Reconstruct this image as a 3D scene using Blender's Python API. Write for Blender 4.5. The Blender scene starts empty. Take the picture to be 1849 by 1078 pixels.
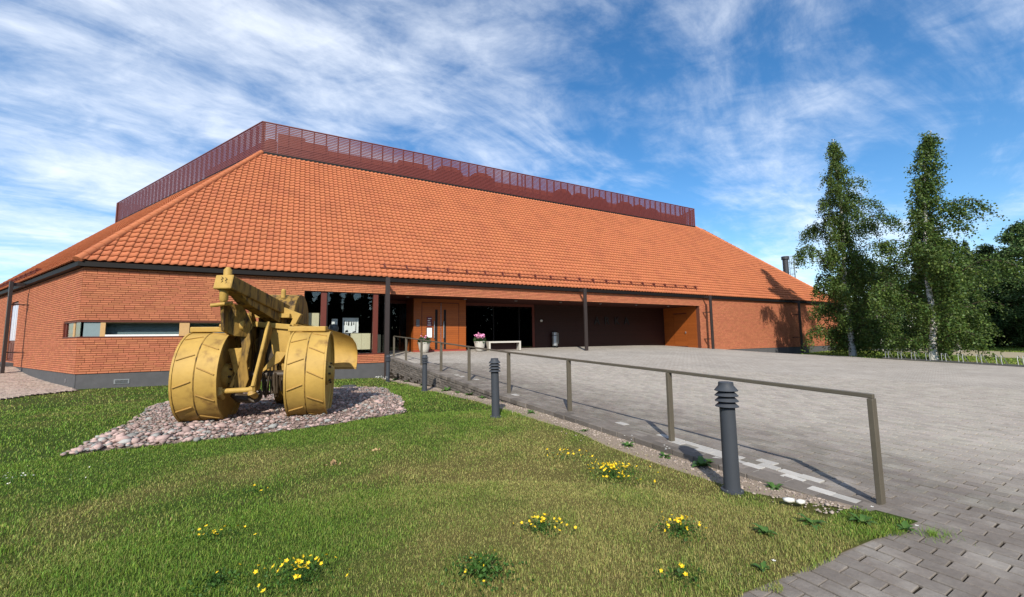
import bpy, bmesh, math, random
import numpy as np
from mathutils import Vector, Matrix

S = bpy.context.scene
COL = S.collection
R = math.radians

# ------------------------------------------------------------------ camera
cam_d = bpy.data.cameras.new("camera")
cam_d.sensor_width = 36.0
cam_d.lens = 36.0 * 740.0 / 1849.0
cam_d.clip_start = 0.05
cam_d.clip_end = 3000.0
cam = bpy.data.objects.new("camera", cam_d)
COL.objects.link(cam)
PITCH = math.atan(71.0 / 740.0)
ROLL = R(0.75)
fw = Vector((0, math.cos(PITCH), math.sin(PITCH)))
r0 = Vector((1, 0, 0))
u0 = r0.cross(fw)
rt = math.cos(ROLL) * r0 - math.sin(ROLL) * u0
up = math.sin(ROLL) * r0 + math.cos(ROLL) * u0
m = Matrix.Identity(4)
for i in range(3):
    m[i][0] = rt[i]; m[i][1] = up[i]; m[i][2] = -fw[i]
m[2][3] = 1.55
cam.matrix_world = m
S.camera = cam
S.render.resolution_x = 1024
S.render.resolution_y = 597

# ------------------------------------------------------------------ sky and sun
SUN_EL = R(37.0)
SUN_AZ = R(183.0)          # compass bearing of the sun from +Y, clockwise
S.view_settings.view_transform = 'Standard'
S.view_settings.look = 'None'
S.view_settings.gamma = 1.0
S.view_settings.use_curve_mapping = False
S.view_settings.exposure = 0.42

W = bpy.data.worlds.new("World")
S.world = W
W.use_nodes = True
wn = W.node_tree.nodes; wl = W.node_tree.links
wn.clear()


def wnode(t, **kw):
    n = wn.new(t)
    for k, v in kw.items():
        if k.startswith('i_'):
            n.inputs[int(k[2:])].default_value = v
        else:
            setattr(n, k, v)
    return n


sky = wnode('ShaderNodeTexSky', sky_type='NISHITA', sun_disc=False,
            sun_elevation=SUN_EL, sun_rotation=SUN_AZ, altitude=100.0,
            air_density=1.0, dust_density=0.3, ozone_density=2.2)
hsv = wnode('ShaderNodeHueSaturation')
hsv.inputs['Saturation'].default_value = 1.30
hsv.inputs['Value'].default_value = 1.18
wl.new(sky.outputs[0], hsv.inputs['Color'])
tc = wnode('ShaderNodeTexCoord')
sep = wnode('ShaderNodeSeparateXYZ'); wl.new(tc.outputs['Generated'], sep.inputs[0])


def wmath(op, a, b=None, clamp=False):
    n = wnode('ShaderNodeMath', operation=op, use_clamp=clamp)
    for i, v in enumerate((a, b)):
        if v is None:
            continue
        if isinstance(v, (int, float)):
            n.inputs[i].default_value = v
        else:
            wl.new(v, n.inputs[i])
    return n.outputs[0]


zc = wmath('MAXIMUM', sep.outputs[2], 0.0)
den = wmath('ADD', zc, 0.16)
px = wmath('DIVIDE', sep.outputs[0], den)
py = wmath('DIVIDE', sep.outputs[1], den)
comb = wnode('ShaderNodeCombineXYZ'); wl.new(px, comb.inputs[0]); wl.new(py, comb.inputs[1])


def wmap(rot, sx, sy, loc=(0, 0, 0)):
    a = wnode('ShaderNodeMapping'); a.inputs['Rotation'].default_value = (0, 0, rot)
    wl.new(comb.outputs[0], a.inputs['Vector'])
    b = wnode('ShaderNodeMapping'); b.inputs['Scale'].default_value = (sx, sy, 1)
    b.inputs['Location'].default_value = loc
    wl.new(a.outputs[0], b.inputs['Vector'])
    return b.outputs[0]


def wnoise(vec, scale, detail, rough, dist):
    n = wnode('ShaderNodeTexNoise')
    n.inputs['Scale'].default_value = scale
    n.inputs['Detail'].default_value = detail
    n.inputs['Roughness'].default_value = rough
    n.inputs['Distortion'].default_value = dist
    wl.new(vec, n.inputs['Vector'])
    return n.outputs[0]


def wramp(v, a, b):
    n = wnode('ShaderNodeMapRange', interpolation_type='SMOOTHSTEP')
    wl.new(v, n.inputs[0])
    n.inputs[1].default_value = a; n.inputs[2].default_value = b
    return n.outputs[0]


CL_ROT = R(-38)
big = wnoise(wmap(CL_ROT, 0.42, 0.75, (5.5, -3.2, 0)), 1.0, 3.0, 0.5, 0.5)        # where the cirrus sheets lie
streak = wnoise(wmap(CL_ROT, 0.70, 1.45, (0.4, 2.2, 0)), 1.5, 10.0, 0.64, 0.5)     # combed streaks
puff = wnoise(wmap(CL_ROT + R(35), 2.0, 2.6, (5.0, 0.3, 0)), 2.9, 8.0, 0.62, 0.5)  # small mackerel texture
d1 = wmath('ADD', wmath('MULTIPLY', big, 0.92), wmath('MULTIPLY', streak, 0.95))
d2 = wmath('ADD', d1, wmath('MULTIPLY', puff, 0.34))
cov = wramp(d2, 0.93, 1.47)
cov = wmath('MULTIPLY', cov, 0.80)
mix = wnode('ShaderNodeMixRGB')
wl.new(cov, mix.inputs[0]); wl.new(hsv.outputs[0], mix.inputs[1])
mix.inputs[2].default_value = (7.9, 8.3, 8.9, 1)
bg = wnode('ShaderNodeBackground'); bg.inputs['Strength'].default_value = 0.115
wl.new(mix.outputs[0], bg.inputs['Color'])
wo = wnode('ShaderNodeOutputWorld'); wl.new(bg.outputs[0], wo.inputs['Surface'])

sun_d = bpy.data.lights.new("sun", 'SUN')
sun_d.energy = 4.3
sun_d.angle = R(0.8)
sun_d.color = (1.0, 0.93, 0.82)
sun = bpy.data.objects.new("sun", sun_d)
COL.objects.link(sun)
sdir = Vector((math.sin(SUN_AZ) * math.cos(SUN_EL), math.cos(SUN_AZ) * math.cos(SUN_EL), math.sin(SUN_EL)))
sun.rotation_euler = sdir.to_track_quat('Z', 'Y').to_euler()
sun.location = (0, -20, 40)

# ------------------------------------------------------------------ materials
MATS = {}


def mat(name, col, rough=0.7, spec=0.3, metal=0.0, var=0.0, vscale=6.0, island=0.0, objr=0.0,
        col2=None, mix_scale=2.0, mix_lo=0.45, mix_hi=0.65, bump=0.0, bscale=60.0, attr=None,
        attr_col=None, stretch=None, transl=0.0, hue_island=0.0, space='Object', detail=6.0, pale_axis=None):
    """Principled material: base colour, optional second colour in noise patches, brightness spread per
    loose piece / per object, grain and bump."""
    M = bpy.data.materials.new(name); M.use_nodes = True
    nt = M.node_tree; N = nt.nodes; L = nt.links
    b = N['Principled BSDF']
    b.inputs['Roughness'].default_value = rough
    b.inputs['Specular IOR Level'].default_value = spec
    b.inputs['Metallic'].default_value = metal
    t = N.new('ShaderNodeTexCoord')
    if space == 'World':
        g = N.new('ShaderNodeNewGeometry'); vec = g.outputs['Position']
    else:
        vec = t.outputs['Object']
    if stretch:
        mp = N.new('ShaderNodeMapping'); mp.inputs['Scale'].default_value = stretch
        L.new(vec, mp.inputs['Vector']); vec = mp.outputs[0]

    def noise(sc, det=6.0, ro=0.6):
        n = N.new('ShaderNodeTexNoise'); n.inputs['Scale'].default_value = sc
        n.inputs['Detail'].default_value = det; n.inputs['Roughness'].default_value = ro
        L.new(vec, n.inputs['Vector']); return n.outputs[0]

    def math_(op, a, c):
        n = N.new('ShaderNodeMath'); n.operation = op
        for i, v in enumerate((a, c)):
            if isinstance(v, (int, float)): n.inputs[i].default_value = v
            else: L.new(v, n.inputs[i])
        return n.outputs[0]

    def mixc(f, a, c):
        n = N.new('ShaderNodeMixRGB')
        for i, v in ((0, f), (1, a), (2, c)):
            if isinstance(v, (int, float)): n.inputs[i].default_value = v
            elif isinstance(v, tuple): n.inputs[i].default_value = (*v, 1) if len(v) == 3 else v
            else: L.new(v, n.inputs[i])
        return n.outputs[0]

    cur = tuple(col)
    if col2 is not None:
        mr = N.new('ShaderNodeMapRange'); mr.interpolation_type = 'SMOOTHSTEP'
        L.new(noise(mix_scale, detail), mr.inputs[0])
        mr.inputs[1].default_value = mix_lo; mr.inputs[2].default_value = mix_hi
        cur = mixc(mr.outputs[0], cur, tuple(col2))
    if attr:
        a = N.new('ShaderNodeAttribute'); a.attribute_name = attr
        cur = mixc(a.outputs['Fac'], cur, tuple(attr_col))
    if pale_axis:
        g = N.new('ShaderNodeNewGeometry'); dt = N.new('ShaderNodeVectorMath'); dt.operation = 'DOT_PRODUCT'
        L.new(g.outputs['Position'], dt.inputs[0]); dt.inputs[1].default_value = pale_axis[0]
        mr = N.new('ShaderNodeMapRange'); mr.interpolation_type = 'SMOOTHSTEP'
        L.new(math_('ADD', dt.outputs['Value'], math_('MULTIPLY', noise(.6), 1.2)), mr.inputs[0]); mr.inputs[1].default_value = pale_axis[1]; mr.inputs[2].default_value = pale_axis[2]
        cur = mixc(math_('MULTIPLY', mr.outputs[0], .8), cur, tuple(pale_axis[3]))
    fac = 1.0
    if island or hue_island:
        g = N.new('ShaderNodeNewGeometry')
        rnd = math_('SUBTRACT', g.outputs['Random Per Island'], 0.5)
        fac = math_('ADD', math_('MULTIPLY', rnd, island), 1.0)
    if objr:
        o = N.new('ShaderNodeObjectInfo')
        k = math_('ADD', math_('MULTIPLY', math_('SUBTRACT', o.outputs['Random'], 0.5), objr), 1.0)
        fac = k if isinstance(fac, float) else math_('MULTIPLY', fac, k)
    if var:
        k = math_('ADD', math_('MULTIPLY', math_('SUBTRACT', noise(vscale), 0.5), 2 * var), 1.0)
        fac = k if isinstance(fac, float) else math_('MULTIPLY', fac, k)
    if not isinstance(fac, float):
        n = N.new('ShaderNodeVectorMath'); n.operation = 'SCALE'
        if isinstance(cur, tuple): n.inputs[0].default_value = cur[:3]
        else: L.new(cur, n.inputs[0])
        L.new(fac, n.inputs['Scale']); cur = n.outputs[0]
    if hue_island:
        h = N.new('ShaderNodeHueSaturation')
        g2 = N.new('ShaderNodeNewGeometry')
        hv = math_('ADD', math_('MULTIPLY', math_('SUBTRACT', math_('FRACT', math_('MULTIPLY', g2.outputs['Random Per Island'], 7.31), 0), 0.5), hue_island), 0.5)
        L.new(hv, h.inputs['Hue']); L.new(cur, h.inputs['Color']); cur = h.outputs[0]
    if isinstance(cur, tuple): b.inputs['Base Color'].default_value = (*cur[:3], 1)
    else: L.new(cur, b.inputs['Base Color'])
    if bump:
        bp = N.new('ShaderNodeBump'); bp.inputs['Strength'].default_value = bump
        bp.inputs['Distance'].default_value = 0.02
        L.new(noise(bscale, 8.0, 0.65), bp.inputs['Height']); L.new(bp.outputs[0], b.inputs['Normal'])
    if transl:
        tr = N.new('ShaderNodeBsdfTranslucent')
        if isinstance(cur, tuple): tr.inputs[0].default_value = (*cur[:3], 1)
        else: L.new(cur, tr.inputs[0])
        mx = N.new('ShaderNodeMixShader'); mx.inputs[0].default_value = transl
        L.new(b.outputs[0], mx.inputs[1]); L.new(tr.outputs[0], mx.inputs[2])
        L.new(mx.outputs[0], N['Material Output'].inputs['Surface'])
    MATS[name] = M
    return M


def glass_mat(name, tint=(0.75, 0.82, 0.85), ior=1.5, boost=1.0):
    M = bpy.data.materials.new(name); M.use_nodes = True
    N = M.node_tree.nodes; L = M.node_tree.links
    N.remove(N['Principled BSDF'])
    tr = N.new('ShaderNodeBsdfTransparent'); tr.inputs[0].default_value = (*tint, 1)
    gl = N.new('ShaderNodeBsdfGlossy'); gl.inputs['Roughness'].default_value = 0.01
    gl.inputs['Color'].default_value = (0.95, 0.97, 1, 1)
    f = N.new('ShaderNodeFresnel'); ge = N.new('ShaderNodeNewGeometry')
    io = N.new('ShaderNodeMapRange'); L.new(ge.outputs['Backfacing'], io.inputs[0]); io.inputs[3].default_value = ior; io.inputs[4].default_value = 1 / ior
    L.new(io.outputs[0], f.inputs['IOR'])      # same reflection from either side of a thin pane
    mu = N.new('ShaderNodeMath'); mu.operation = 'MULTIPLY'; mu.use_clamp = True
    mu.inputs[1].default_value = boost
    L.new(f.outputs[0], mu.inputs[0])
    mx = N.new('ShaderNodeMixShader')
    L.new(mu.outputs[0], mx.inputs[0]); L.new(tr.outputs[0], mx.inputs[1]); L.new(gl.outputs[0], mx.inputs[2])
    L.new(mx.outputs[0], N['Material Output'].inputs['Surface'])
    MATS[name] = M
    return M


brick_m = mat('brick_clay', (0.46, 0.165, 0.085), 0.85, 0.15, island=0.24, objr=0.24, var=0.10, vscale=9, hue_island=0.008)
mortar_m = mat('mortar', (0.12, 0.046, 0.030), 0.95, 0.1, var=0.2, vscale=12)
plinth_m = mat('plinth_concrete', (0.085, 0.085, 0.088), 0.85, 0.25, var=0.3, vscale=3, bump=0.1)
tile_m = mat('clay_tile', (0.44, 0.145, 0.064), 0.75, 0.2, island=0.09, objr=0.09, var=0.09, vscale=4, hue_island=0.004,
             col2=(0.39, 0.126, 0.058), mix_scale=0.7, space='World')
tile_under_m = mat('roof_underlay', (0.06, 0.022, 0.014), 0.9, 0.1)
gutter_m = mat('black_steel', (0.008, 0.007, 0.007), 0.6, 0.2, var=0.2)
column_m = mat('dark_painted_steel', (0.035, 0.026, 0.024), 0.45, 0.4, var=0.15)
screen_m = mat('screen_red', (0.135, 0.024, 0.016), 0.42, 0.45, var=0.1)
screenpost_m = mat('screen_post_red', (0.11, 0.022, 0.018), 0.5, 0.4)
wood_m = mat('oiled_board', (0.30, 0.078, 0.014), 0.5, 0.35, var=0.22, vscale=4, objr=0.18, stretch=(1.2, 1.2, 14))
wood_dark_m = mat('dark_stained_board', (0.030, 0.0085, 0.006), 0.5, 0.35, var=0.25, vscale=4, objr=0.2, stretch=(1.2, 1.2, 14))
frame_red_m = mat('red_brown_frame', (0.12, 0.028, 0.018), 0.45, 0.35, var=0.1)
frame_wood_m = mat('pine_frame', (0.48, 0.30, 0.13), 0.5, 0.3, var=0.15, vscale=8)
white_m = mat('white_paint', (0.75, 0.74, 0.70), 0.45, 0.4, var=0.06)
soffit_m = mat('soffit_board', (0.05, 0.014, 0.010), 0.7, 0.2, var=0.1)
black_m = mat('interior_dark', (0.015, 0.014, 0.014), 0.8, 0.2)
cream_m = mat('cream_laminate', (0.62, 0.55, 0.36), 0.5, 0.3, var=0.04)
glass_m = glass_mat('window_glass', (0.93, 0.95, 0.95), 1.5, 1.0)
glass_dark_m = glass_mat('tinted_glass', (0.35, 0.4, 0.42), 1.5, 1.0)
panel_blue_m = mat('blue_grey_panel', (0.20, 0.26, 0.27), 0.25, 0.5, var=0.05)
yellow_m = mat('ochre_paint', (0.43, 0.272, 0.064), 0.6, 0.3, var=0.34, vscale=3.0, col2=(0.15, 0.078, 0.026),
               mix_scale=2.6, mix_lo=0.53, mix_hi=0.78, bump=0.35, bscale=7, detail=12)
yellow_dirty_shade_m = mat('worn_shaded_ochre_paint', (0.26, 0.155, 0.034), 0.65, 0.25, var=0.4, vscale=4, col2=(0.045, 0.028, 0.014),
                     mix_scale=3.2, mix_lo=0.44, mix_hi=0.66, stretch=(3.2, 3.2, 0.7), bump=0.12, bscale=20, detail=9)  # grimy streaked paint, with the shade of the sunless faces also in its colour
weld_m = mat('weld_bead', (0.34, 0.20, 0.05), 0.65, 0.3, var=0.3, vscale=10)
grease_m = mat('greasy_iron', (0.045, 0.030, 0.016), 0.55, 0.4, var=0.4, vscale=8)
boll_m = mat('grey_bollard_paint', (0.045, 0.051, 0.061), 0.6, 0.25, var=0.10, vscale=5, bump=0.03, bscale=150)
boll_in_m = mat('bollard_inner', (0.012, 0.012, 0.013), 0.5, 0.3)
rail_m = mat('bronze_rail', (0.115, 0.100, 0.075), 0.5, 0.3, metal=0.15, var=0.2, vscale=5)
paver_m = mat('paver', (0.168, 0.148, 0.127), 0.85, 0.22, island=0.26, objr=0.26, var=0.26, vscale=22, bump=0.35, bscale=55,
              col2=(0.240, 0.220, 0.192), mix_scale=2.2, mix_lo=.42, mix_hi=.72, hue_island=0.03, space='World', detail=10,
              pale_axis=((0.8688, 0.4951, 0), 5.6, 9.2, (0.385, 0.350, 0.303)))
paver_light_m = mat('bleached_paver', (0.40, 0.385, 0.355), 0.85, 0.2, objr=0.3, var=0.2, vscale=9, bump=0.2, bscale=45)
joint_m = mat('joint_soil', (0.030, 0.024, 0.017), 0.95, 0.1, var=0.4, vscale=9, space='World')
block_m = mat('wall_block', (0.145, 0.128, 0.112), 0.9, 0.15, objr=0.5, var=0.3, vscale=7, bump=0.3, bscale=30)
stone_m = mat('pink_granite', (0.37, 0.275, 0.240), 0.8, 0.25, island=0.75, objr=0.6, var=0.2, vscale=30, hue_island=0.04)
stone_grey_m = mat('grey_stone', (0.27, 0.27, 0.255), 0.8, 0.25, island=0.5, objr=0.6, var=0.2, vscale=20)
rock_dark_m = mat('dark_rock', (0.05, 0.052, 0.055), 0.8, 0.25, var=0.3, vscale=8)
bedbase_m = mat('gravel_base', (0.20, 0.145, 0.125), 0.95, 0.1, var=0.45, vscale=40, space='World')
soil_m = mat('dry_soil_gravel', (0.25, 0.20, 0.155), 0.95, 0.1, var=0.5, vscale=35, space='World', bump=0.5, bscale=60)
lawn_m = mat('lawn_soil', (0.036, 0.058, 0.012), 0.95, 0.05, var=0.45, vscale=18, attr='dry', attr_col=(0.11, 0.085, 0.032), space='World')
blade_m = mat('grass_blade', (0.138, 0.245, 0.030), 0.6, 0.2, island=1.0, attr='dry', attr_col=(0.39, 0.345, 0.125), transl=0.25, hue_island=0.05)
sidelawn_m = mat('side_lawn', (0.085, 0.135, 0.022), 0.95, 0.05, var=0.35, vscale=2.5, col2=(0.16, 0.15, 0.05), mix_scale=0.3, space='World')
path_m = mat('sandy_path', (0.33, 0.29, 0.20), 0.95, 0.1, var=0.2, vscale=3, space='World')
leaf_m = mat('birch_leaf', (0.050, 0.092, 0.020), 0.5, 0.3, island=0.8, transl=0.32, hue_island=0.05, attr='tone', attr_col=(0.125, 0.185, 0.036))
leaf_far_m = mat('wood_leaf', (0.058, 0.100, 0.028), 0.55, 0.2, island=1.0, transl=0.15, hue_island=0.06, objr=0.4)
needle_m = mat('spruce_needle', (0.032, 0.056, 0.022), 0.6, 0.2, island=0.9, objr=0.4)
bark_m = mat('birch_bark', (0.60, 0.57, 0.52), 0.8, 0.2, col2=(0.03, 0.027, 0.024), mix_scale=2.6, mix_lo=0.58, mix_hi=0.63,
             stretch=(0.8, 0.8, 4.0), var=0.15, vscale=10)
trunk_m = mat('brown_bark', (0.09, 0.065, 0.045), 0.9, 0.1, var=0.4, vscale=8)
twig_m = mat('twig', (0.07, 0.045, 0.035), 0.8, 0.2)
galv_m = mat('galvanised', (0.24, 0.26, 0.25), 0.4, 0.5, metal=0.6, var=0.1)
pot_m = mat('white_planter', (0.50, 0.475, 0.42), 0.5, 0.4, var=0.06)
pink_m = mat('pink_petal', (0.75, 0.30, 0.50), 0.6, 0.2, island=0.7)
green_m = mat('plant_leaf', (0.06, 0.13, 0.025), 0.5, 0.3, island=0.6, transl=0.2)
green_dk_m = mat('dark_plant_leaf', (0.022, 0.05, 0.012), 0.5, 0.3, island=0.6)
petal_y_m = mat('yellow_petal', (0.72, 0.50, 0.02), 0.6, 0.2, island=0.5)
petal_w_m = mat('white_petal', (0.62, 0.61, 0.56), 0.6, 0.2, island=0.2)
steel_m = mat('brushed_steel', (0.42, 0.44, 0.45), 0.35, 0.5, metal=0.7, var=0.08)
paper_m = mat('white_paper', (0.82, 0.82, 0.80), 0.7, 0.2)
sign_m = mat('dark_red_sign', (0.13, 0.02, 0.03), 0.4, 0.4)
grey_m = mat('grey_plate', (0.13, 0.13, 0.14), 0.4, 0.4)
letter_m = mat('dull_letters', (0.024, 0.024, 0.026), 0.5, 0.3)
chim_m = mat('dark_flue', (0.06, 0.06, 0.065), 0.4, 0.4, metal=0.3)
leaf_dead_m = mat('dead_leaf', (0.42, 0.28, 0.15), 0.7, 0.2, island=0.4)
sky_pane_m = mat('sky_reflecting_pane', (0.45, 0.45, 0.58), 0.2, 0.5)  # pale sky reflection put into the colour of the side window panes

pathpaver_m = mat('path_paver', (0.36, 0.285, 0.235), 0.9, 0.15, island=0.4, var=0.15, vscale=7, hue_island=0.03)
mirror_wood_m = mat('mirrored_wood', (0.010, 0.016, 0.008), 0.8, 0.05)

plant_unit_m = mat('plant_housing_red', (0.14, 0.034, 0.018), 0.6, 0.2, var=0.1)
teal_m = mat('teal_reflection', (0.16, 0.22, 0.23), 0.6, 0.3, var=0.1)

# ------------------------------------------------------------------ helpers
class MB:
    """collects shapes and links them as one mesh object"""
    def __init__(self):
        self.v = []; self.f = []

    def add(self, vs, fs):
        o = len(self.v)
        self.v += [tuple(p) for p in vs]
        self.f += [tuple(i + o for i in f) for f in fs]
        return self

    def box(self, x0, x1, y0, y1, z0, z1):
        vs = [(x0, y0, z0), (x1, y0, z0), (x1, y1, z0), (x0, y1, z0), (x0, y0, z1), (x1, y0, z1), (x1, y1, z1), (x0, y1, z1)]
        return self.add(vs, [(0, 3, 2, 1), (4, 5, 6, 7), (0, 1, 5, 4), (1, 2, 6, 5), (2, 3, 7, 6), (3, 0, 4, 7)])

    def bar(self, p, q, w, h, upv=(0, 0, 1)):
        """rectangular bar from p to q: w across, h along upv"""
        p = Vector(p); q = Vector(q); d = (q - p).normalized()
        u = Vector(upv); s = d.cross(u)
        if s.length < 1e-5: s = d.cross(Vector((1, 0, 0)))
        s.normalize(); u = s.cross(d).normalized()
        a = s * w / 2; b = u * h / 2
        vs = [p - a - b, p + a - b, p + a + b, p - a + b, q - a - b, q + a - b, q + a + b, q - a + b]
        return self.add(vs, [(0, 1, 2, 3), (7, 6, 5, 4), (0, 4, 5, 1), (1, 5, 6, 2), (2, 6, 7, 3), (3, 7, 4, 0)])

    def tube(self, pts, rad, n=8, cap=True):
        pts = [Vector(p) for p in pts]
        if not isinstance(rad, (list, tuple)): rad = [rad] * len(pts)
        rings = []; prev = None
        for i, p in enumerate(pts):
            d = (pts[min(i + 1, len(pts) - 1)] - pts[max(i - 1, 0)]).normalized()
            if prev is None:
                s = d.cross(Vector((0, 0, 1)))
                if s.length < 1e-3: s = d.cross(Vector((1, 0, 0)))
            else:
                s = prev - d * prev.dot(d)
            s.normalize(); prev = s
            u = d.cross(s)
            rings.append([p + (s * math.cos(2 * math.pi * k / n) + u * math.sin(2 * math.pi * k / n)) * rad[i] for k in range(n)])
        vs = [v for r in rings for v in r]; fs = []
        for i in range(len(pts) - 1):
            for k in range(n):
                a = i * n + k; b = i * n + (k + 1) % n
                fs.append((a, b, b + n, a + n))
        if cap:
            fs.append(tuple(range(n - 1, -1, -1))); fs.append(tuple(range((len(pts) - 1) * n, len(pts) * n)))
        return self.add(vs, fs)

    def lathe(self, prof, n=24, c=(0, 0, 0), axis='z'):
        """prof: (radius, height) pairs"""
        vs = []; fs = []
        for r, h in prof:
            for k in range(n):
                a = 2 * math.pi * k / n
                if axis == 'z': p = (c[0] + r * math.cos(a), c[1] + r * math.sin(a), c[2] + h)
                elif axis == 'x': p = (c[0] + h, c[1] + r * math.cos(a), c[2] + r * math.sin(a))
                else: p = (c[0] + r * math.sin(a), c[1] + h, c[2] + r * math.cos(a))
                vs.append(p)
        for i in range(len(prof) - 1):
            for k in range(n):
                a = i * n + k; b = i * n + (k + 1) % n
                fs.append((a, b, b + n, a + n))
        return self.add(vs, fs)

    def extrude(self, poly, off):
        """closed polygon (3-D points) given thickness along vector off"""
        n = len(poly); off = Vector(off)
        vs = [Vector(p) for p in poly] + [Vector(p) + off for p in poly]
        fs = [tuple(range(n - 1, -1, -1)), tuple(range(n, 2 * n))]
        for i in range(n):
            j = (i + 1) % n
            fs.append((i, j, j + n, i + n))
        return self.add(vs, fs)

    def build(self, name, material, parent=None, smooth=False, bevel=0.0, weld=False, seg=1, **props):
        me = bpy.data.meshes.new(name)
        me.from_pydata([tuple(p) for p in self.v], [], self.f)
        if weld or bevel:
            bm = bmesh.new(); bm.from_mesh(me)
            if weld: bmesh.ops.remove_doubles(bm, verts=bm.verts, dist=1e-4)
            bmesh.ops.recalc_face_normals(bm, faces=bm.faces)
            if bevel:
                es = [e for e in bm.edges if len(e.link_faces) == 2 and e.calc_face_angle(0) > 0.6]
                bmesh.ops.bevel(bm, geom=es, offset=bevel, segments=seg, affect='EDGES', profile=0.5)
            bm.to_mesh(me); bm.free()
        return link(name, me, material, parent, smooth, **props)


def link(name, me, material, parent=None, smooth=False, **props):
    if material is not None and not me.materials: me.materials.append(material)
    if smooth:
        me.polygons.foreach_set('use_smooth', [True] * len(me.polygons))
        if hasattr(me, 'set_sharp_from_angle'): me.set_sharp_from_angle(angle=R(38))
    o = bpy.data.objects.new(name, me); COL.objects.link(o)
    if parent is not None: o.parent = parent
    for k, v in props.items(): o[k] = v
    return o


def thing(name, label, cat, loc=(0, 0, 0), rz=0.0, group=None):
    o = bpy.data.objects.new(name, None); COL.objects.link(o)
    o.empty_display_size = 0.2
    o.location = loc; o.rotation_euler = (0, 0, rz)
    o['label'] = label; o['category'] = cat
    if group: o['group'] = group
    return o


def tag(o, label=None, cat=None, group=None, kind=None):
    if label: o['label'] = label
    if cat: o['category'] = cat
    if group: o['group'] = group
    if kind: o['kind'] = kind
    return o


def copy_tree(o, parent=None):
    c = o.copy(); COL.objects.link(c)
    c.parent = parent
    for ch in list(o.children): copy_tree(ch, c)
    return c


def np_mesh(name, verts, quads=None, tris=None, attrs=None, smooth=False):
    """fast mesh from numpy arrays"""
    me = bpy.data.meshes.new(name)
    verts = np.asarray(verts, np.float32)
    nq = 0 if quads is None else len(quads); ntr = 0 if tris is None else len(tris)
    me.vertices.add(len(verts)); me.vertices.foreach_set('co', verts.ravel())
    loops = []; starts = []; tot = 0
    if nq:
        loops.append(np.asarray(quads, np.int32).ravel()); starts.append(np.arange(nq) * 4); tot = nq * 4
    if ntr:
        loops.append(np.asarray(tris, np.int32).ravel()); starts.append(tot + np.arange(ntr) * 3)
    loops = np.concatenate(loops); starts = np.concatenate(starts).astype(np.int32)
    me.loops.add(len(loops)); me.loops.foreach_set('vertex_index', loops)
    me.polygons.add(len(starts)); me.polygons.foreach_set('loop_start', starts)
    me.update(calc_edges=True)
    for k, arr in (attrs or {}).items():
        a = me.attributes.new(k, 'FLOAT', 'POINT'); a.data.foreach_set('value', np.asarray(arr, np.float32))
    me.validate()
    me.polygons.foreach_set('use_smooth', [smooth] * len(me.polygons))
    return me


# smooth value noise on the ground plane, used for grass dryness and clump height
_rng = np.random.RandomState(5)
_tab = _rng.rand(256, 256)


def vnoise(x, y, s):
    x = np.asarray(x, float) * s + 100; y = np.asarray(y, float) * s + 100
    xi = np.floor(x).astype(int); yi = np.floor(y).astype(int); fx = x - xi; fy = y - yi
    fx = fx * fx * (3 - 2 * fx); fy = fy * fy * (3 - 2 * fy)
    g = lambda a, b: _tab[a % 256, b % 256]
    return (g(xi, yi) * (1 - fx) + g(xi + 1, yi) * fx) * (1 - fy) + (g(xi, yi + 1) * (1 - fx) + g(xi + 1, yi + 1) * fx) * fy


class TPS:
    """thin plate spline height field through control points"""
    def __init__(self, pts):
        p = np.array(pts, float); self.p = p[:, :2]; n = len(p)
        K = self.U(np.linalg.norm(self.p[:, None] - self.p[None], axis=2)) + np.eye(n) * 0.02
        Pm = np.c_[np.ones(n), self.p]
        A = np.zeros((n + 3, n + 3)); A[:n, :n] = K; A[:n, n:] = Pm; A[n:, :n] = Pm.T
        w = np.linalg.solve(A, np.r_[p[:, 2], 0, 0, 0]); self.w = w[:n]; self.a = w[n:]

    @staticmethod
    def U(r): return np.where(r > 1e-9, r * r * np.log(np.maximum(r, 1e-9)), 0)

    def __call__(self, x, y):
        x = np.asarray(x, float); y = np.asarray(y, float); sh = x.shape
        q = np.c_[x.ravel(), y.ravel()]
        out = np.empty(len(q))
        for i in range(0, len(q), 20000):
            s = q[i:i + 20000]
            out[i:i + 20000] = self.U(np.linalg.norm(s[:, None] - self.p[None], axis=2)) @ self.w + self.a[0] + s @ self.a[1:]
        return out.reshape(sh)


# ------------------------------------------------------------------ site layout
A0 = np.array([-15.7576, 14.9179])                 # left front corner of the building
E1 = np.array([0.88116, 0.47282]); N1 = np.array([-0.47282, 0.88116])
E2 = np.array([-0.84487, 0.53498]); M2 = np.array([-0.53498, -0.84487])
BROT = math.atan2(E1[1], E1[0])


def bw(s, d):                                       # building plan -> world
    return A0 + E1 * s + N1 * d


P1 = np.array([3.34, 3.90]); RD = np.array([-0.4951, 0.8688]); RN = np.array([0.8688, 0.4951])   # rail start, direction, right side
EDGE = -0.22


def rw(p, q): return P1 + RD * p + RN * q           # rail plan -> world


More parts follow.
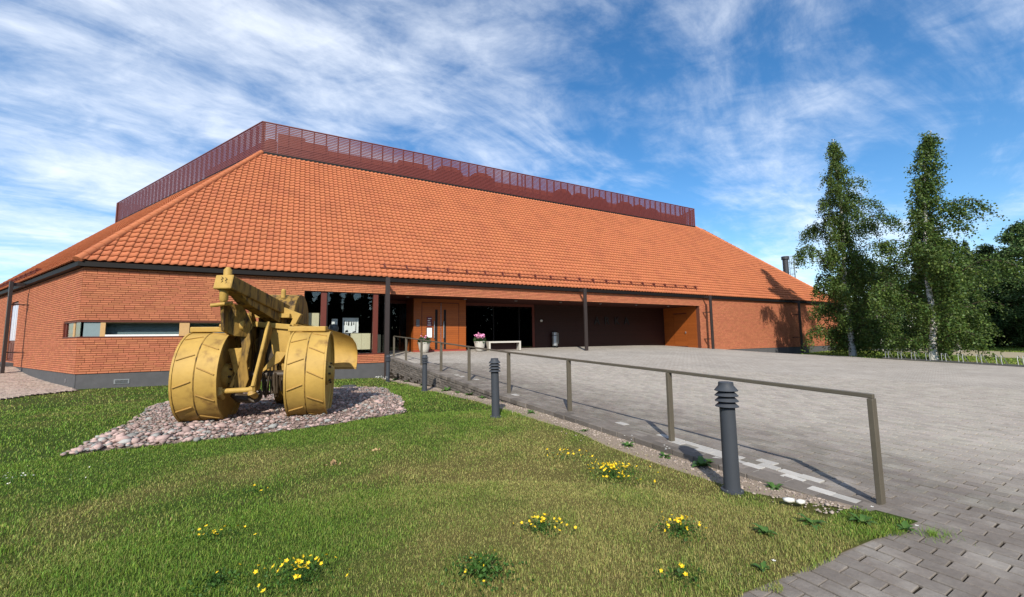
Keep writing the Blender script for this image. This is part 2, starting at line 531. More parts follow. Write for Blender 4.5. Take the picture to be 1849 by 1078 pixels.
POST_T = [0.0, 2.29, 4.60, 6.95, 9.30, 11.65, 13.85, 16.05, 18.2]
POST_Z = [-0.02, 0.065, 0.14, 0.22, 0.32, 0.43, 0.53, 0.63, 0.72]
ctl = [(*rw(t, 0), z) for t, z in zip(POST_T, POST_Z)]
ctl += [(*bw(13, 1.2), .82), (*bw(13, 2.4), .87), (*bw(17, 3.4), .87), (*bw(24, 3.4), .85), (*bw(33.9, 3.4), .76), (*bw(11.2, 3.4), .87),
        (*bw(22.6, -.65), .72), (*bw(16, -.65), .755), (*bw(28.5, -.65), .66), (*bw(34.35, -.65), .54), (*bw(40, -.5), .17), (*bw(46.3, -.65), -.21), (*bw(52, -.5), -.3),
        (22.3, 25, 0), (22.1, 18, 0), (23.9, 29.8, -.06), (22, 10, -.02), (3.0, 2.9, -.03), (8, 4, -.04), (14, 8, -.03), (1.0, 1.5, -.03),
        (6, 12, .16), (12, 16, .18), (4, 18, .42), (12, 24, .42), (18, 24, .16), (16, 14, .06), (30, 6, 0), (6, -3, -.03), (8, 22, .53)]
zt = TPS(ctl)
ctl2 = [(*bw(0, 0), -.085), (*(A0 + E2 * 8.9 + M2 * .6), .18), (*(A0 + E2 * 11), .37), (*(A0 + E2 * 14), .42), (*bw(5, 0), -.14), (*bw(10.8, -.3), -.27),
        (2.2, 4.3, -.025), (-.33, 7.8, .09), (-2.67, 12.6, -.02), (-5.03, 16.8, -.16), (3.0, 3.4, .008), (2.6, 3.25, .008), (2.2, 3.1, .008), (1.75, 2.85, .008), (1.3, 2.6, .012), (.6, 2.2, .010), (0, 0, 0), (1.0, 6.0, .02), (-6, 3, .0),
        (-4.9, 8.5, .03), (-9, 6, 0), (-14, 11.4, 0.), (-12, 3, 0.), (-20, 10, .15), (-7, 13, -.03), (0, 4, .0), (-26, 18, .42)]
zg = TPS(ctl2)
BED = np.array([(-6.15, 5.62), (-4.4, 6.55), (-2.05, 8.3), (-2.6, 10.0), (-4.4, 13.9), (-5.6, 14.0), (-9.0, 12.3), (-8.9, 10.3), (-7.3, 7.9)])


def in_poly(x, y, P):
    x = np.asarray(x); y = np.asarray(y); r = np.zeros(x.shape, bool); n = len(P)
    for i in range(n):
        x0, y0 = P[i]; x1, y1 = P[(i + 1) % n]
        c = ((y0 > y) != (y1 > y)) & (x < (x1 - x0) * (y - y0) / (y1 - y0 + 1e-12) + x0)
        r ^= c
    return r


def poly_dist(x, y, P):
    d = np.full(np.shape(x), 1e9)
    for i in range(len(P)):
        a = P[i]; b = P[(i + 1) % len(P)]; ab = b - a
        t = np.clip(((x - a[0]) * ab[0] + (y - a[1]) * ab[1]) / (ab @ ab), 0, 1)
        d = np.minimum(d, np.hypot(x - a[0] - ab[0] * t, y - a[1] - ab[1] * t))
    return d


TIP = np.array([3.06, 3.40]); TIP2 = np.array([1.34, 2.59])     # where the lawn ends against the paving
TN = np.array([-(TIP2 - TIP)[1], (TIP2 - TIP)[0]]); TN = TN / np.linalg.norm(TN)
if TN @ (np.array([0, 6.]) - TIP) < 0: TN = -TN


def rail_pq(x, y):
    dx = x - P1[0]; dy = y - P1[1]
    return dx * RD[0] + dy * RD[1], dx * RN[0] + dy * RN[1]


def on_lawn(x, y):
    p, q = rail_pq(x, y)
    side = (x - TIP[0]) * TN[0] + (y - TIP[1]) * TN[1]
    s = (x - A0[0]) * E1[0] + (y - A0[1]) * E1[1]; d = (x - A0[0]) * N1[0] + (y - A0[1]) * N1[1]
    pth = np.array([(-15.2, 14.9), (-14.75, 14.2), (-14.6, 12.6), (-14.1, 11.2), (-14.0, 9.0), (-40, 2), (-40, 40), (-16, 16)])
    return (q < EDGE - 0.05) & (side > .05 - .14 * vnoise(x, y, 5.0)) & ~((d > -0.25) & (s > -3)) & ~in_poly(x, y, pth)


def dryness(x, y):
    """0 lush, 1 straw: this lawn is burnt in the middle and along the paving"""
    p, q = rail_pq(x, y)
    n = vnoise(x, y, 0.55) * .40 + vnoise(x + 7, y - 3, 1.6) * .30 + vnoise(x, y, 4.5) * .30
    base = 0.27 + 0.36 * np.exp(-((x - 0.8) ** 2 / 5.0 + (y - 4.2) ** 2 / 5.5)) + 0.16 * np.exp(-((q + .75) / .3) ** 2) * (p > 1)
    base -= 0.17 * np.exp(-(poly_dist(x, y, BED) / 0.9) ** 2)
    base += 0.05 * np.clip((x + 6) / 6, -1, .5)
    base -= 0.10 * np.exp(-((y - 9.8) ** 2 / 8)) * (x > -3)
    v = (base + (n - .5) * 1.20)
    return np.clip((v - 0.20) / 0.55, 0, 1) * 0.80


# ------------------------------------------------------------------ ground
def grid_sheet(name, xs, ys, tf, zf, material, cuts=(), attrs=None, dz=0.0):
    """regular grid through tf(i,j)->xy, height zf, trimmed by half planes (point, normal kept)"""
    X, Y = np.meshgrid(xs, ys)
    WX, WY = tf(X.ravel(), Y.ravel())
    Z = zf(WX, WY) + dz
    nx, ny = len(xs), len(ys)
    i = np.arange(nx - 1)[None, :] + np.arange(ny - 1)[:, None] * nx
    q = np.stack([i, i + 1, i + 1 + nx, i + nx], -1).reshape(-1, 4)
    me = np_mesh(name, np.c_[WX, WY, Z], quads=q, attrs={k: f(WX, WY) for k, f in (attrs or {}).items()})
    if cuts:
        bm = bmesh.new(); bm.from_mesh(me)
        for (pt, nrm) in cuts:
            bmesh.ops.bisect_plane(bm, geom=bm.verts[:] + bm.edges[:] + bm.faces[:], plane_co=(pt[0], pt[1], 0),
                                   plane_no=(nrm[0], nrm[1], 0), clear_inner=True, clear_outer=False)
        bm.to_mesh(me); bm.free()
    o = link(name, me, material, smooth=True)
    o['kind'] = 'structure'
    return o


far = MB(); far.add([(-900, -900, -.75), (900, -900, -.75), (900, 900, -.75), (-900, 900, -.75)], [(0, 1, 2, 3)])
far.build('ground', sidelawn_m)['kind'] = 'structure'

rail_tf = lambda P, Q: (P1[0] + RD[0] * P + RN[0] * Q, P1[1] + RD[1] * P + RN[1] * Q)
idt = lambda X, Y: (X, Y)
BL = (22.25, 26.2); BL2 = (25.7, 37.1)
bn = np.array([-(BL2[1] - BL[1]), BL2[0] - BL[0]]); bn = bn / np.linalg.norm(bn)
terrace = grid_sheet('terrace', np.arange(-16, 34, .5), np.arange(EDGE - 14.0, 46, .5), rail_tf, zt, joint_m,
                     cuts=[((22.25, 0), (-1, 0)), ((0, 26.2), (0, -1))])
# the slab is trimmed along the rail edge above the lawn; the strip in front of the lawn tip stays
bm = bmesh.new(); bm.from_mesh(terrace.data)
bmesh.ops.bisect_plane(bm, geom=bm.verts[:] + bm.edges[:] + bm.faces[:], plane_co=(*rw(0, EDGE), 0), plane_no=(RN[0], RN[1], 0))
bmesh.ops.bisect_plane(bm, geom=bm.verts[:] + bm.edges[:] + bm.faces[:], plane_co=(*rw(-.03, 0), 0), plane_no=(RD[0], RD[1], 0))
kill = []
for f in bm.faces:
    c = f.calc_center_median(); p, q = rail_pq(c.x, c.y)
    if q < EDGE and p > -.03: kill.append(f)
bmesh.ops.delete(bm, geom=kill, context='FACES')
bm.to_mesh(terrace.data); bm.free()
terrace_b = grid_sheet('terrace', np.arange(-6, 30.1, .5), np.arange(26.2, 60, .5), idt, zt, joint_m,
                       cuts=[(BL, bn), ((*rw(0, EDGE),), (RN[0], RN[1]))])

lawn = grid_sheet('lawn', np.arange(-60, 6, .3), np.arange(-20, 30, .3), idt, zg, lawn_m, attrs={'dry': dryness},
                  cuts=[((*rw(0, EDGE + .02),), (-RN[0], -RN[1])), (TIP + TN * .01, TN)])
# side lawn right of the terrace
zs = lambda x, y: zt(np.clip(x, None, 22.3 + np.clip(y - 26.2, 0, 11) * .32), np.clip(y, 8, 37)) * np.exp(-np.clip(x - 24, 0, 99) / 6) - .03
side = grid_sheet('side_lawn', np.r_[22.2, 23, 24, 25, 26, 28, 30, 34, 40, 50, 65, 90, 130, 200], np.r_[-40:8:6, 8:38:1.0, 38:60:2, 60:220:15], idt, zs, sidelawn_m)
strip = MB()
ys = np.r_[-30:14:4, 14:44:2.0]
left = [(27.2 + 0.28 * max(0, y - 16) + .3 * math.sin(y * .4), y) for y in ys]
right = [(31.0 + 0.42 * max(0, y - 14) + .4 * math.sin(y * .3 + 1), y) for y in ys]
vs = [(x, y, float(zs(np.array([x]), np.array([y]))[0]) + .012) for x, y in left] + [(x, y, float(zs(np.array([x]), np.array([y]))[0]) + .012) for x, y in right]
n = len(ys); strip.add(vs, [(i, i + n, i + n + 1, i + 1) for i in range(n - 1)])
strip.build('sandy_path', path_m)['kind'] = 'structure'

# brick path beside the left wall
pp = [(-15.76, 14.9), (-14.85, 14.15), (-14.7, 12.6), (-14.2, 11.2), (-14.1, 9.0), (-36, 4), (-36, 30), (-27, 24)]
bm = bmesh.new()
fc = bm.faces.new([bm.verts.new((x, y, 0)) for x, y in pp])
bmesh.ops.triangulate(bm, faces=bm.faces[:])
bmesh.ops.subdivide_edges(bm, edges=bm.edges[:], cuts=10, use_grid_fill=True)
for v in bm.verts: v.co.z = float(zg(np.array([v.co.x]), np.array([v.co.y]))[0]) + .03
me = bpy.data.meshes.new('brick_path'); bm.to_mesh(me); bm.free()
brick_path = link('brick_path', me, joint_m, smooth=True); brick_path['kind'] = 'structure'
PATH_POLY = np.array(pp)

# ------------------------------------------------------------------ paving stones
rng = np.random.RandomState(11)
FAR_P = 17.0


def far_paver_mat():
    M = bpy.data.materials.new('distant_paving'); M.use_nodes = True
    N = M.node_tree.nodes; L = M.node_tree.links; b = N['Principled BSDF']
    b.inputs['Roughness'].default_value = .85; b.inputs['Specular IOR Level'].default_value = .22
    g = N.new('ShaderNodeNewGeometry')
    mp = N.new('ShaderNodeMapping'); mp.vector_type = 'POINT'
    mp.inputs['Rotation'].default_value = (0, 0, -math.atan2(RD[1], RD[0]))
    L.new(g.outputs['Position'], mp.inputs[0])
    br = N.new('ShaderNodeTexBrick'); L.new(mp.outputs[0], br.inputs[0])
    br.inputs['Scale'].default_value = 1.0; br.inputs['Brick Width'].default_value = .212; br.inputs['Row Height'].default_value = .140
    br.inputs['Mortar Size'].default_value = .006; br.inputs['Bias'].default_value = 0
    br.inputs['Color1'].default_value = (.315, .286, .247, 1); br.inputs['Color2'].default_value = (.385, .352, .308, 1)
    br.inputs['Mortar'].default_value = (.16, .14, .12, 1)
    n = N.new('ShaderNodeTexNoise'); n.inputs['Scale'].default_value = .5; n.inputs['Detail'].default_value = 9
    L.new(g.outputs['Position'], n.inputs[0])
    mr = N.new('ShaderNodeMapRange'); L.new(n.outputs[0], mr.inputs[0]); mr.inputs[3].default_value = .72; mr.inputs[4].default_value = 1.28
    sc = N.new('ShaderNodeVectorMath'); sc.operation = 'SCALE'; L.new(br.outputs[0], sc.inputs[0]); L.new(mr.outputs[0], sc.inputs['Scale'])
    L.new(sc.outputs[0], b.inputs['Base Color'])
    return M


fp = far_paver_mat()
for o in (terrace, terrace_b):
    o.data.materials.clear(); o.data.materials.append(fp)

PL, PW = .212, .140
pi_, qi = np.meshgrid(np.arange(-42, 94), np.arange(-48, 152))
pp_ = pi_ * PL + (qi % 2) * PL / 2 + rng.uniform(-.004, .004, pi_.shape)
qq_ = EDGE + .02 + PW / 2 + qi * PW
pp_ = pp_.ravel(); qq_ = qq_.ravel()
cx = P1[0] + RD[0] * pp_ + RN[0] * qq_; cy = P1[1] + RD[1] * pp_ + RN[1] * qq_
dist = np.hypot(cx, cy)
azim = np.arctan2(cx, cy)
keep = (dist < FAR_P) & (cy > 1.2) & (np.abs(azim) < R(62)) & (cx < 22.1)
sidev = (cx - TIP[0]) * TN[0] + (cy - TIP[1]) * TN[1]
keep &= ((qq_ > EDGE) | ((pp_ < .0) & (sidev < .13)))
cx, cy, pp_, qq_, dist = cx[keep], cy[keep], pp_[keep], qq_[keep], dist[keep]
cz = zt(cx, cy) + .02
eps = .3
gx = (zt(cx + eps, cy) - zt(cx - eps, cy)) / (2 * eps); gy = (zt(cx, cy + eps) - zt(cx, cy - eps)) / (2 * eps)
order = np.argsort(dist)
hl, hw, ch = PL / 2 - .0045, PW / 2 - .0078, .0032
tmpl = np.array([(-hl + ch, -hw + ch, 0), (hl - ch, -hw + ch, 0), (hl - ch, hw - ch, 0), (-hl + ch, hw - ch, 0),
                 (-hl, -hw, -.005), (hl, -hw, -.005), (hl, hw, -.005), (-hl, hw, -.005),
                 (-hl, -hw, -.035), (hl, -hw, -.035), (hl, hw, -.035), (-hl, hw, -.035)])
tq = np.array([(0, 1, 2, 3)] + [(4 + k, 4 + (k + 1) % 4, (k + 1) % 4, k) for k in range(4)] + [(8 + k, 8 + (k + 1) % 4, 4 + (k + 1) % 4, 4 + k) for k in range(4)])
# a worn paver with nibbled corners for the ones next to the lawn, shared by all the single ones
bm_t = []
for var in range(5):
    rr = np.random.RandomState(var)
    t = tmpl.copy(); j_ = rr.uniform(-.004, .004, (4, 2)) * np.array([1.0, .8]); t[:4, :2] += j_; t[4:8, :2] += j_; t[8:, :2] = t[4:8, :2]
    bm_t.append(np_mesh('paver', t, quads=tq))
tlt = rng.uniform(-.013, .013, (len(cx), 2)); dzr = rng.uniform(-.0035, .0045, len(cx))
ang0 = math.atan2(RD[1], RD[0])
# bleached patch beside the first rail bay
light = (pp_ > .05) & (pp_ < 2.5) & (qq_ > EDGE) & (qq_ < EDGE + .02 + PW * (1.0 + 2.6 * np.sin(np.clip((pp_ - .05) / 2.45, 0, 1) * np.pi) ** .7)) & (rng.rand(len(cx)) < .62)
light |= (pp_ > 2.2) & (pp_ < 12) & (qq_ > EDGE + .1) & (qq_ < EDGE + .6) & (rng.rand(len(cx)) < .03)
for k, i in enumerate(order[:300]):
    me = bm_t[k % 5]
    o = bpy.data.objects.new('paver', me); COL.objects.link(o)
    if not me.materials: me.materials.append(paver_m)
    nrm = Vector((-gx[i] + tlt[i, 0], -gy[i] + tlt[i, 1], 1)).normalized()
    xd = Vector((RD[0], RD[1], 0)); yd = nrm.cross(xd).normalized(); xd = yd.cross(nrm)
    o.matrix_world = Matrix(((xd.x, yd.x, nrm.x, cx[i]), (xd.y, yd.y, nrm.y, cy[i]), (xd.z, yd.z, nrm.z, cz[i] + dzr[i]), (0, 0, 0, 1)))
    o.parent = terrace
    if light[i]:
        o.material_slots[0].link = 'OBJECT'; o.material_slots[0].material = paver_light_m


def paver_field(name, idx, material):
    c, s = math.cos(ang0), math.sin(ang0)
    T = tmpl[None].repeat(len(idx), 0) + np.zeros((len(idx), 1, 1))
    j_ = rng.uniform(-.004, .004, (len(idx), 4, 2)) * np.array([1.0, .8]); T[:, :4, :2] += j_; T[:, 4:8, :2] += j_; T[:, 8:, :2] = T[:, 4:8, :2]
    lx = T[..., 0] * c - T[..., 1] * s; ly = T[..., 0] * s + T[..., 1] * c
    V = np.stack([cx[idx][:, None] + lx, cy[idx][:, None] + ly,
                  (cz + dzr)[idx][:, None] + T[..., 2] + lx * (gx[idx] + tlt[idx, 0] * .6)[:, None] + ly * (gy[idx] + tlt[idx, 1] * .6)[:, None]], -1)
    F = (tq[None] + (np.arange(len(idx)) * 12)[:, None, None]).reshape(-1, 4)
    o = link(name, np_mesh(name, V.reshape(-1, 3), quads=F), material, parent=terrace)
    o['kind'] = 'stuff'
    return o


rest = order[300:]
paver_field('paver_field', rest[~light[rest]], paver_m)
if light[rest].any(): paver_field('bleached_pavers', rest[light[rest]], paver_light_m)
# bedding sand under the near stones
sand = grid_sheet('joint_sand', np.arange(-8.5, 20, .5), np.r_[np.arange(EDGE - 6, EDGE - .4, .5), np.arange(EDGE, 17, .5)], rail_tf, zt, joint_m, dz=.005)
bm = bmesh.new(); bm.from_mesh(sand.data); kill = []
for f in bm.faces:
    c = f.calc_center_median(); p, q = rail_pq(c.x, c.y)
    if (q < EDGE and p > .0) or math.hypot(c.x, c.y) > FAR_P - .6 or c.x > 21.5: kill.append(f)
bmesh.ops.delete(bm, geom=kill, context='FACES'); bm.to_mesh(sand.data); bm.free()

# tufts growing in the joints by the lawn tip are made with the weeds below

# ------------------------------------------------------------------ retaining wall along the lawn
wall_end = 18.45
retain = thing('retaining_wall', 'low stacked grey block wall holding up the paved terrace beside the lawn', 'wall', (*rw(0, EDGE), 0), math.atan2(RD[1], RD[0]))
# local frame: x along the rail, y to the left (lawn side)
core = MB(); xs = np.linspace(.3, wall_end, 40); top = zt(*rail_tf(xs, np.full(40, EDGE)))
cv = []
for x, z in zip(xs, top): cv += [(x, -.15, -.6), (x, .055, -.6), (x, .055, z - .012), (x, -.15, z - .012)]
cf = []
for i in range(39):
    for k in range(4): cf.append((i * 4 + k, i * 4 + (k + 1) % 4, i * 4 + 4 + (k + 1) % 4, i * 4 + 4 + k))
core.add(cv, cf + [(0, 3, 2, 1), (156, 157, 158, 159)]).build('wall_core', joint_m, retain)
blocks = []
for row in range(13):
    x = -.28 + (.14 if row % 2 else 0) + rng.uniform(0, .05)
    hgt = .105 if row == 0 else .082
    while x < wall_end - .1:
        L_ = rng.uniform(.25, .34) if row else .33
        xm = min(x + L_ / 2, wall_end)
        X1 = min(x + L_, wall_end)
        ztop = float(zt(*rail_tf(np.array([xm]), np.array([EDGE])))[0]) + .022 - (0 if row == 0 else .105 + (row - 1) * .082)
        zl = float(zg(*rail_tf(np.array([xm]), np.array([EDGE - .12])))[0])
        if ztop > zl - .02:
            slope = float((zt(*rail_tf(np.array([xm + .3]), np.array([EDGE]))) - zt(*rail_tf(np.array([xm - .3]), np.array([EDGE]))))[0]) / .6
            proud = rng.uniform(.075, .098) + (.012 if row == 0 else 0) - row * .004
            blocks.append((x + .004, X1 - .004, ztop - hgt + .005, ztop - .003, proud, slope, xm, row))
        x += L_


def block_geo(b, rr):
    x0, x1, z0, z1, pr, sl, xm, row = b
    y0 = -.20 if row == 0 else -.02
    j = lambda a: rr.uniform(-a, a)
    c = .008
    base = [(x0, y0, z0), (x1, y0, z0), (x1, y0, z1), (x0, y0, z1)]
    mid = [(x0, pr - c, z0), (x1, pr - c, z0), (x1, pr - c, z1), (x0, pr - c, z1)]
    fr = [(x0 + c + j(.004), pr + j(.005), z0 + c), (x1 - c + j(.004), pr + j(.005), z0 + c), (x1 - c + j(.004), pr + j(.005), z1 - c), (x0 + c + j(.004), pr + j(.005), z1 - c)]
    vs = [(x, y, z + sl * (x - xm)) for x, y, z in base + mid + fr]
    fs = [(8, 9, 10, 11)] + [(4 + k, 4 + (k + 1) % 4, 8 + (k + 1) % 4, 8 + k) for k in range(4)] + [(k, (k + 1) % 4, 4 + (k + 1) % 4, 4 + k) for k in range(4)]
    return vs, [tuple(reversed(f)) for f in fs]


blocks.sort(key=lambda b: math.hypot(*rw(b[6], EDGE)))
rr = random.Random(4)
restb = MB()
for k, b in enumerate(blocks):
    vs, fs = block_geo(b, rr)
    if k < 299: MB().add(vs, fs).build('block', block_m, retain)
    else: restb.add(vs, fs)
if restb.v: restb.build('block_courses', block_m, retain, kind='stuff')

# dry gravelly strip at the wall foot
st_p = np.arange(.1, 18.4, .18)
vs = []; fs = []
for k, p in enumerate(st_p):
    wdt = (.40 + .22 * vnoise(p, 3.0, 1.1) - .16 * max(0, (p - 11) / 8)) * min(1, (p + .05) / .9)
    for q in (EDGE - .07, EDGE - .07 - wdt * .5, EDGE - .07 - wdt):
        x, y = rw(p, q); vs.append((x, y, float(zg(np.array([x]), np.array([y]))[0]) + .014 - (.022 if q < EDGE - .07 - wdt * .9 else 0)))
n = len(st_p)
for k in range(n - 1):
    for a in range(2): fs.append((k * 3 + a, k * 3 + a + 1, k * 3 + a + 4, k * 3 + a + 3))
MB().add(vs, [tuple(reversed(f)) for f in fs]).build('gravel_strip', soil_m, smooth=True)['kind'] = 'structure'

# stones of the path beside the left wall
gxp, gyp = np.meshgrid(np.arange(-60, 60), np.arange(-120, 120))
lx_ = (gxp * .222 + (gyp % 2) * .111).ravel(); ly_ = (gyp * .112).ravel()
ca, sa = math.cos(R(20)), math.sin(R(20))
cx = -18 + lx_ * ca - ly_ * sa; cy = 13 + lx_ * sa + ly_ * ca
k = in_poly(cx, cy, PATH_POLY) & (np.arctan2(cx, cy) > R(-56)) & (poly_dist(cx, cy, PATH_POLY) > .05)
cx, cy = cx[k], cy[k]; cz = zg(cx, cy) + .05; eps = .3
gx = (zg(cx + eps, cy) - zg(cx - eps, cy)) / (2 * eps); gy = (zg(cx, cy + eps) - zg(cx, cy - eps)) / (2 * eps)
tlt = rng.uniform(-.012, .012, (len(cx), 2)); dzr = rng.uniform(-.004, .004, len(cx)); ang0 = R(20)
o = paver_field('paver_field', np.arange(len(cx)), pathpaver_m); o.parent = brick_path

# ------------------------------------------------------------------ the museum building (local: x along the front, y inward)
B = thing('museum_building', 'long red brick building with a steep orange tiled hip roof and dark red roof screen', 'building', (A0[0], A0[1], 0), BROT)
L2 = lambda v: Vector((float(v @ E1), float(v @ N1)))
e2 = L2(E2); m2 = L2(M2)
FRONT = (Vector((0, 0)), Vector((1, 0)), Vector((0, -1)))
LEFT = (Vector((0, 0)), e2, m2)
EC = Vector((-.117, -.20)); RUN = 8.40; RISE = 8.566; Z0 = 4.60; KS = RISE / RUN
SIDE0 = Vector((33.95, 0)); SIDE = (SIDE0, Vector((0, 1)), Vector((-1, 0)))
WALLS = []          # for brick laying


def w2(face, a, out, z):
    p = face[0] + face[1] * a + face[2] * out
    return Vector((p.x, p.y, z))


def fbox(mb, face, a0, a1, o0, o1, z0, z1):
    """box in the coordinates of a wall face: along, outward, up"""
    v = [w2(face, a, o, z) for z in (z0, z1) for a, o in ((a0, o0), (a1, o0), (a1, o1), (a0, o1))]
    return mb.add(v, [(0, 3, 2, 1), (4, 5, 6, 7), (0, 1, 5, 4), (1, 2, 6, 5), (2, 3, 7, 6), (3, 0, 4, 7)])


def brick_wall(face, a0, a1, z0, z1, holes=(), th=.28, lay=True, seed=0):
    mb = MB()
    az = sorted({a0, a1} | {h[0] for h in holes if a0 < h[0] < a1} | {h[1] for h in holes if a0 < h[1] < a1})
    zz = sorted({z0, z1} | {h[2] for h in holes if z0 < h[2] < z1} | {h[3] for h in holes if z0 < h[3] < z1})
    for i in range(len(az) - 1):
        for j in range(len(zz) - 1):
            ca = (az[i] + az[i + 1]) / 2; cz = (zz[j] + zz[j + 1]) / 2
            if any(h[0] < ca < h[1] and h[2] < cz < h[3] for h in holes): continue
            fbox(mb, face, az[i], az[i + 1], -th, 0, zz[j], zz[j + 1])
    o = mb.build('wall', mortar_m, B)
    if lay: WALLS.append((o, face, a0, a1, z0, z1, holes, seed))
    return o


STRIP = (-.0, 5.35, 1.77, 2.36)
fw_ = brick_wall(FRONT, 0, 10.85, .45, 4.42, [(-1, 5.35, 1.77, 2.36), (7.27, 10.85, .90, 3.80)], seed=1)
lw_ = brick_wall(LEFT, .0, 38, .45, 4.40, [(-1, 2.15, 1.77, 2.36), (11.45, 13.3, .72, 3.78)], seed=2)
tw_ = brick_wall(FRONT, 10.85, 33.95, 3.78, 4.42, seed=3)
rw_ = brick_wall(FRONT, 33.95, 54.4, .43, 4.42, seed=4)

# lay the bricks
COURSE, BLEN, JOINT = .0815, .30, .019
allb = []
for wi, (o, face, a0, a1, z0, z1, holes, seed) in enumerate(WALLS):
    rr = random.Random(seed)
    k = 0; z = z0 + .004
    while z + COURSE - JOINT <= z1 + .02:
        zt_ = min(z + COURSE - JOINT, z1)
        spans = [(a0, a1)]
        for h in holes:
            if h[2] < zt_ - .01 and h[3] > z + .01:
                ns = []
                for s0, s1 in spans:
                    if h[1] <= s0 or h[0] >= s1: ns.append((s0, s1)); continue
                    if h[0] > s0: ns.append((s0, h[0]))
                    if h[1] < s1: ns.append((h[1], s1))
                spans = ns
        off = [0, .15, .075, .225, .15, 0][k % 6] + rr.choice((0, 0, .075))
        for s0, s1 in spans:
            a = math.floor(s0 / BLEN) * BLEN - off
            while a < s1:
                b0 = max(a, s0) + (.005 if a > s0 else .0); b1 = min(a + BLEN, s1) - (.005 if a + BLEN < s1 else 0)
                if b1 - b0 > .03: allb.append((wi, b0, b1, z, zt_, rr.uniform(.015, .021)))
                a += BLEN
        z += COURSE; k += 1


def brick_world(b):
    f = WALLS[b[0]][1]; p = w2(f, (b[1] + b[2]) / 2, 0, (b[3] + b[4]) / 2)
    w = A0 + E1 * p.x + N1 * p.y
    return math.hypot(w[0], w[1])


def shows(b):
    # behind the roller nothing of the brickwork is seen
    return True


ordb = sorted(range(len(allb)), key=lambda i: brick_world(allb[i]))
single = set([i for i in ordb if allb[i][0] == 0 and allb[i][1] < 3.9 or allb[i][0] == 0 and 5.3 < allb[i][1] and allb[i][3] > 2.3][:298])
unit = bpy.data.meshes.new('brick')
c = .06
unit.from_pydata([(-.5, 0, -.5), (.5, 0, -.5), (.5, 0, .5), (-.5, 0, .5),
                  (-.5, -.8, -.5), (.5, -.8, -.5), (.5, -.8, .5), (-.5, -.8, .5),
                  (-.492, -1, -.44), (.492, -1, -.44), (.492, -1, .44), (-.492, -1, .44)], [],
                 [(8, 9, 10, 11)] + [(4 + k, 4 + (k + 1) % 4, 8 + (k + 1) % 4, 8 + k) for k in range(4)] + [(k, (k + 1) % 4, 4 + (k + 1) % 4, 4 + k) for k in range(4)])
unit.materials.append(brick_m)
stuffb = {}
for i in range(len(allb)):
    wi, b0, b1, z0, z1, pr = allb[i]
    wo, face = WALLS[wi][0], WALLS[wi][1]
    if i in single:
        o = bpy.data.objects.new('brick', unit); COL.objects.link(o); o.parent = wo
        o.location = w2(face, (b0 + b1) / 2, 0, (z0 + z1) / 2); o.scale = (b1 - b0, pr, z1 - z0)
        o.rotation_euler = (0, 0, math.atan2(face[1].y, face[1].x) if wi != 1 else math.atan2(-face[1].y, -face[1].x))
    else:
        L_ = stuffb.setdefault(wi, [[], []])
        n = len(L_[0])
        L_[0] += [w2(face, a, o_, z) for o_ in (0, pr) for a, z in ((b0, z0), (b1, z0), (b1, z1), (b0, z1))]
        fl = [(4, 5, 6, 7)] + [(k, (k + 1) % 4, 4 + (k + 1) % 4, 4 + k) for k in range(4)]
        if wi == 1: fl = [tuple(reversed(f)) for f in fl]
        L_[1] += [tuple(n + q for q in f) for f in fl]
for wi, (v, f) in stuffb.items():
    MB().add(v, f).build('brickwork', brick_m, WALLS[wi][0], kind='stuff')

# plinth, set back a little under the brick
pl = MB()
fbox(pl, FRONT, .03, 10.85, -.3, -.015, -1.2, .449)
pl.build('plinth', plinth_m, B)
pl = MB(); fbox(pl, LEFT, .03, 38, -.3, -.015, -1.2, .449)
pl.build('plinth', plinth_m, B)
pl = MB(); fbox(pl, FRONT, 33.95, 54.3, -.3, -.015, -1.5, .429); pl.build('plinth', plinth_m, B)
g = MB(); fbox(g, FRONT, 1.06, 1.50, -.02, .004, .03, .20)
gr = g.build('vent_grille', steel_m, B)
for k in range(7):
    v = MB(); fbox(v, FRONT, 1.10, 1.46, 0, .010, .05 + k * .019, .058 + k * .019); v.build('louvre', black_m, gr)
g = MB(); fbox(g, LEFT, 1.15, 1.30, -.02, .006, .10, .24); g.build('wall_hatch', grey_m, B)
# hidden far walls that close the volume
e3 = Vector((.156, .988)).normalized()
RC = Vector((54.78, -.20)); RB = RC + e3 * 34; LB = EC + e2 * 38
hull = MB()
q0 = Vector((54.4, 0)); q1 = q0 + e3 * 33; q2 = e2 * 37.5
for a, b_ in ((q0, q1), (q1, q2)):
    hull.bar((a.x, a.y, 1.9), (b_.x, b_.y, 1.9), .3, 5.2)
hull.build('rear_wall', mortar_m, B)

# ---- window strip round the left corner
ws = MB()
for face, a1 in ((FRONT, 5.35), (LEFT, 2.15)):
    fbox(ws, face, .0, a1, -.10, -.002, 2.335, 2.36); fbox(ws, face, .0, a1, -.10, .012, 1.77, 1.795)
fbox(ws, LEFT, 2.13, 2.15, -.10, -.002, 1.795, 2.335); fbox(ws, FRONT, 5.33, 5.35, -.10, -.002, 1.795, 2.335)
wst = ws.build('window_strip', frame_red_m, B)
MBx = MB(); fbox(MBx, FRONT, .10, .56, -.075, -.055, 1.80, 2.33); MBx.build('blind_panel', panel_blue_m, wst)
MBx = MB(); fbox(MBx, LEFT, .10, .75, -.075, -.055, 1.80, 2.33); MBx.build('pane', glass_dark_m, wst)
for a, b_ in ((.56, .70), (2.88, 3.20), (5.20, 5.33)):
    MBx = MB(); fbox(MBx, FRONT, a, b_, -.11, -.03, 1.795, 2.335); MBx.build('mullion', frame_wood_m, wst)
for a, b_ in ((.75, .98), (1.95, 2.12)):
    MBx = MB(); fbox(MBx, LEFT, a, b_, -.11, -.04, 1.795, 2.335); MBx.build('mullion', frame_wood_m if a < 1 else frame_red_m, wst)
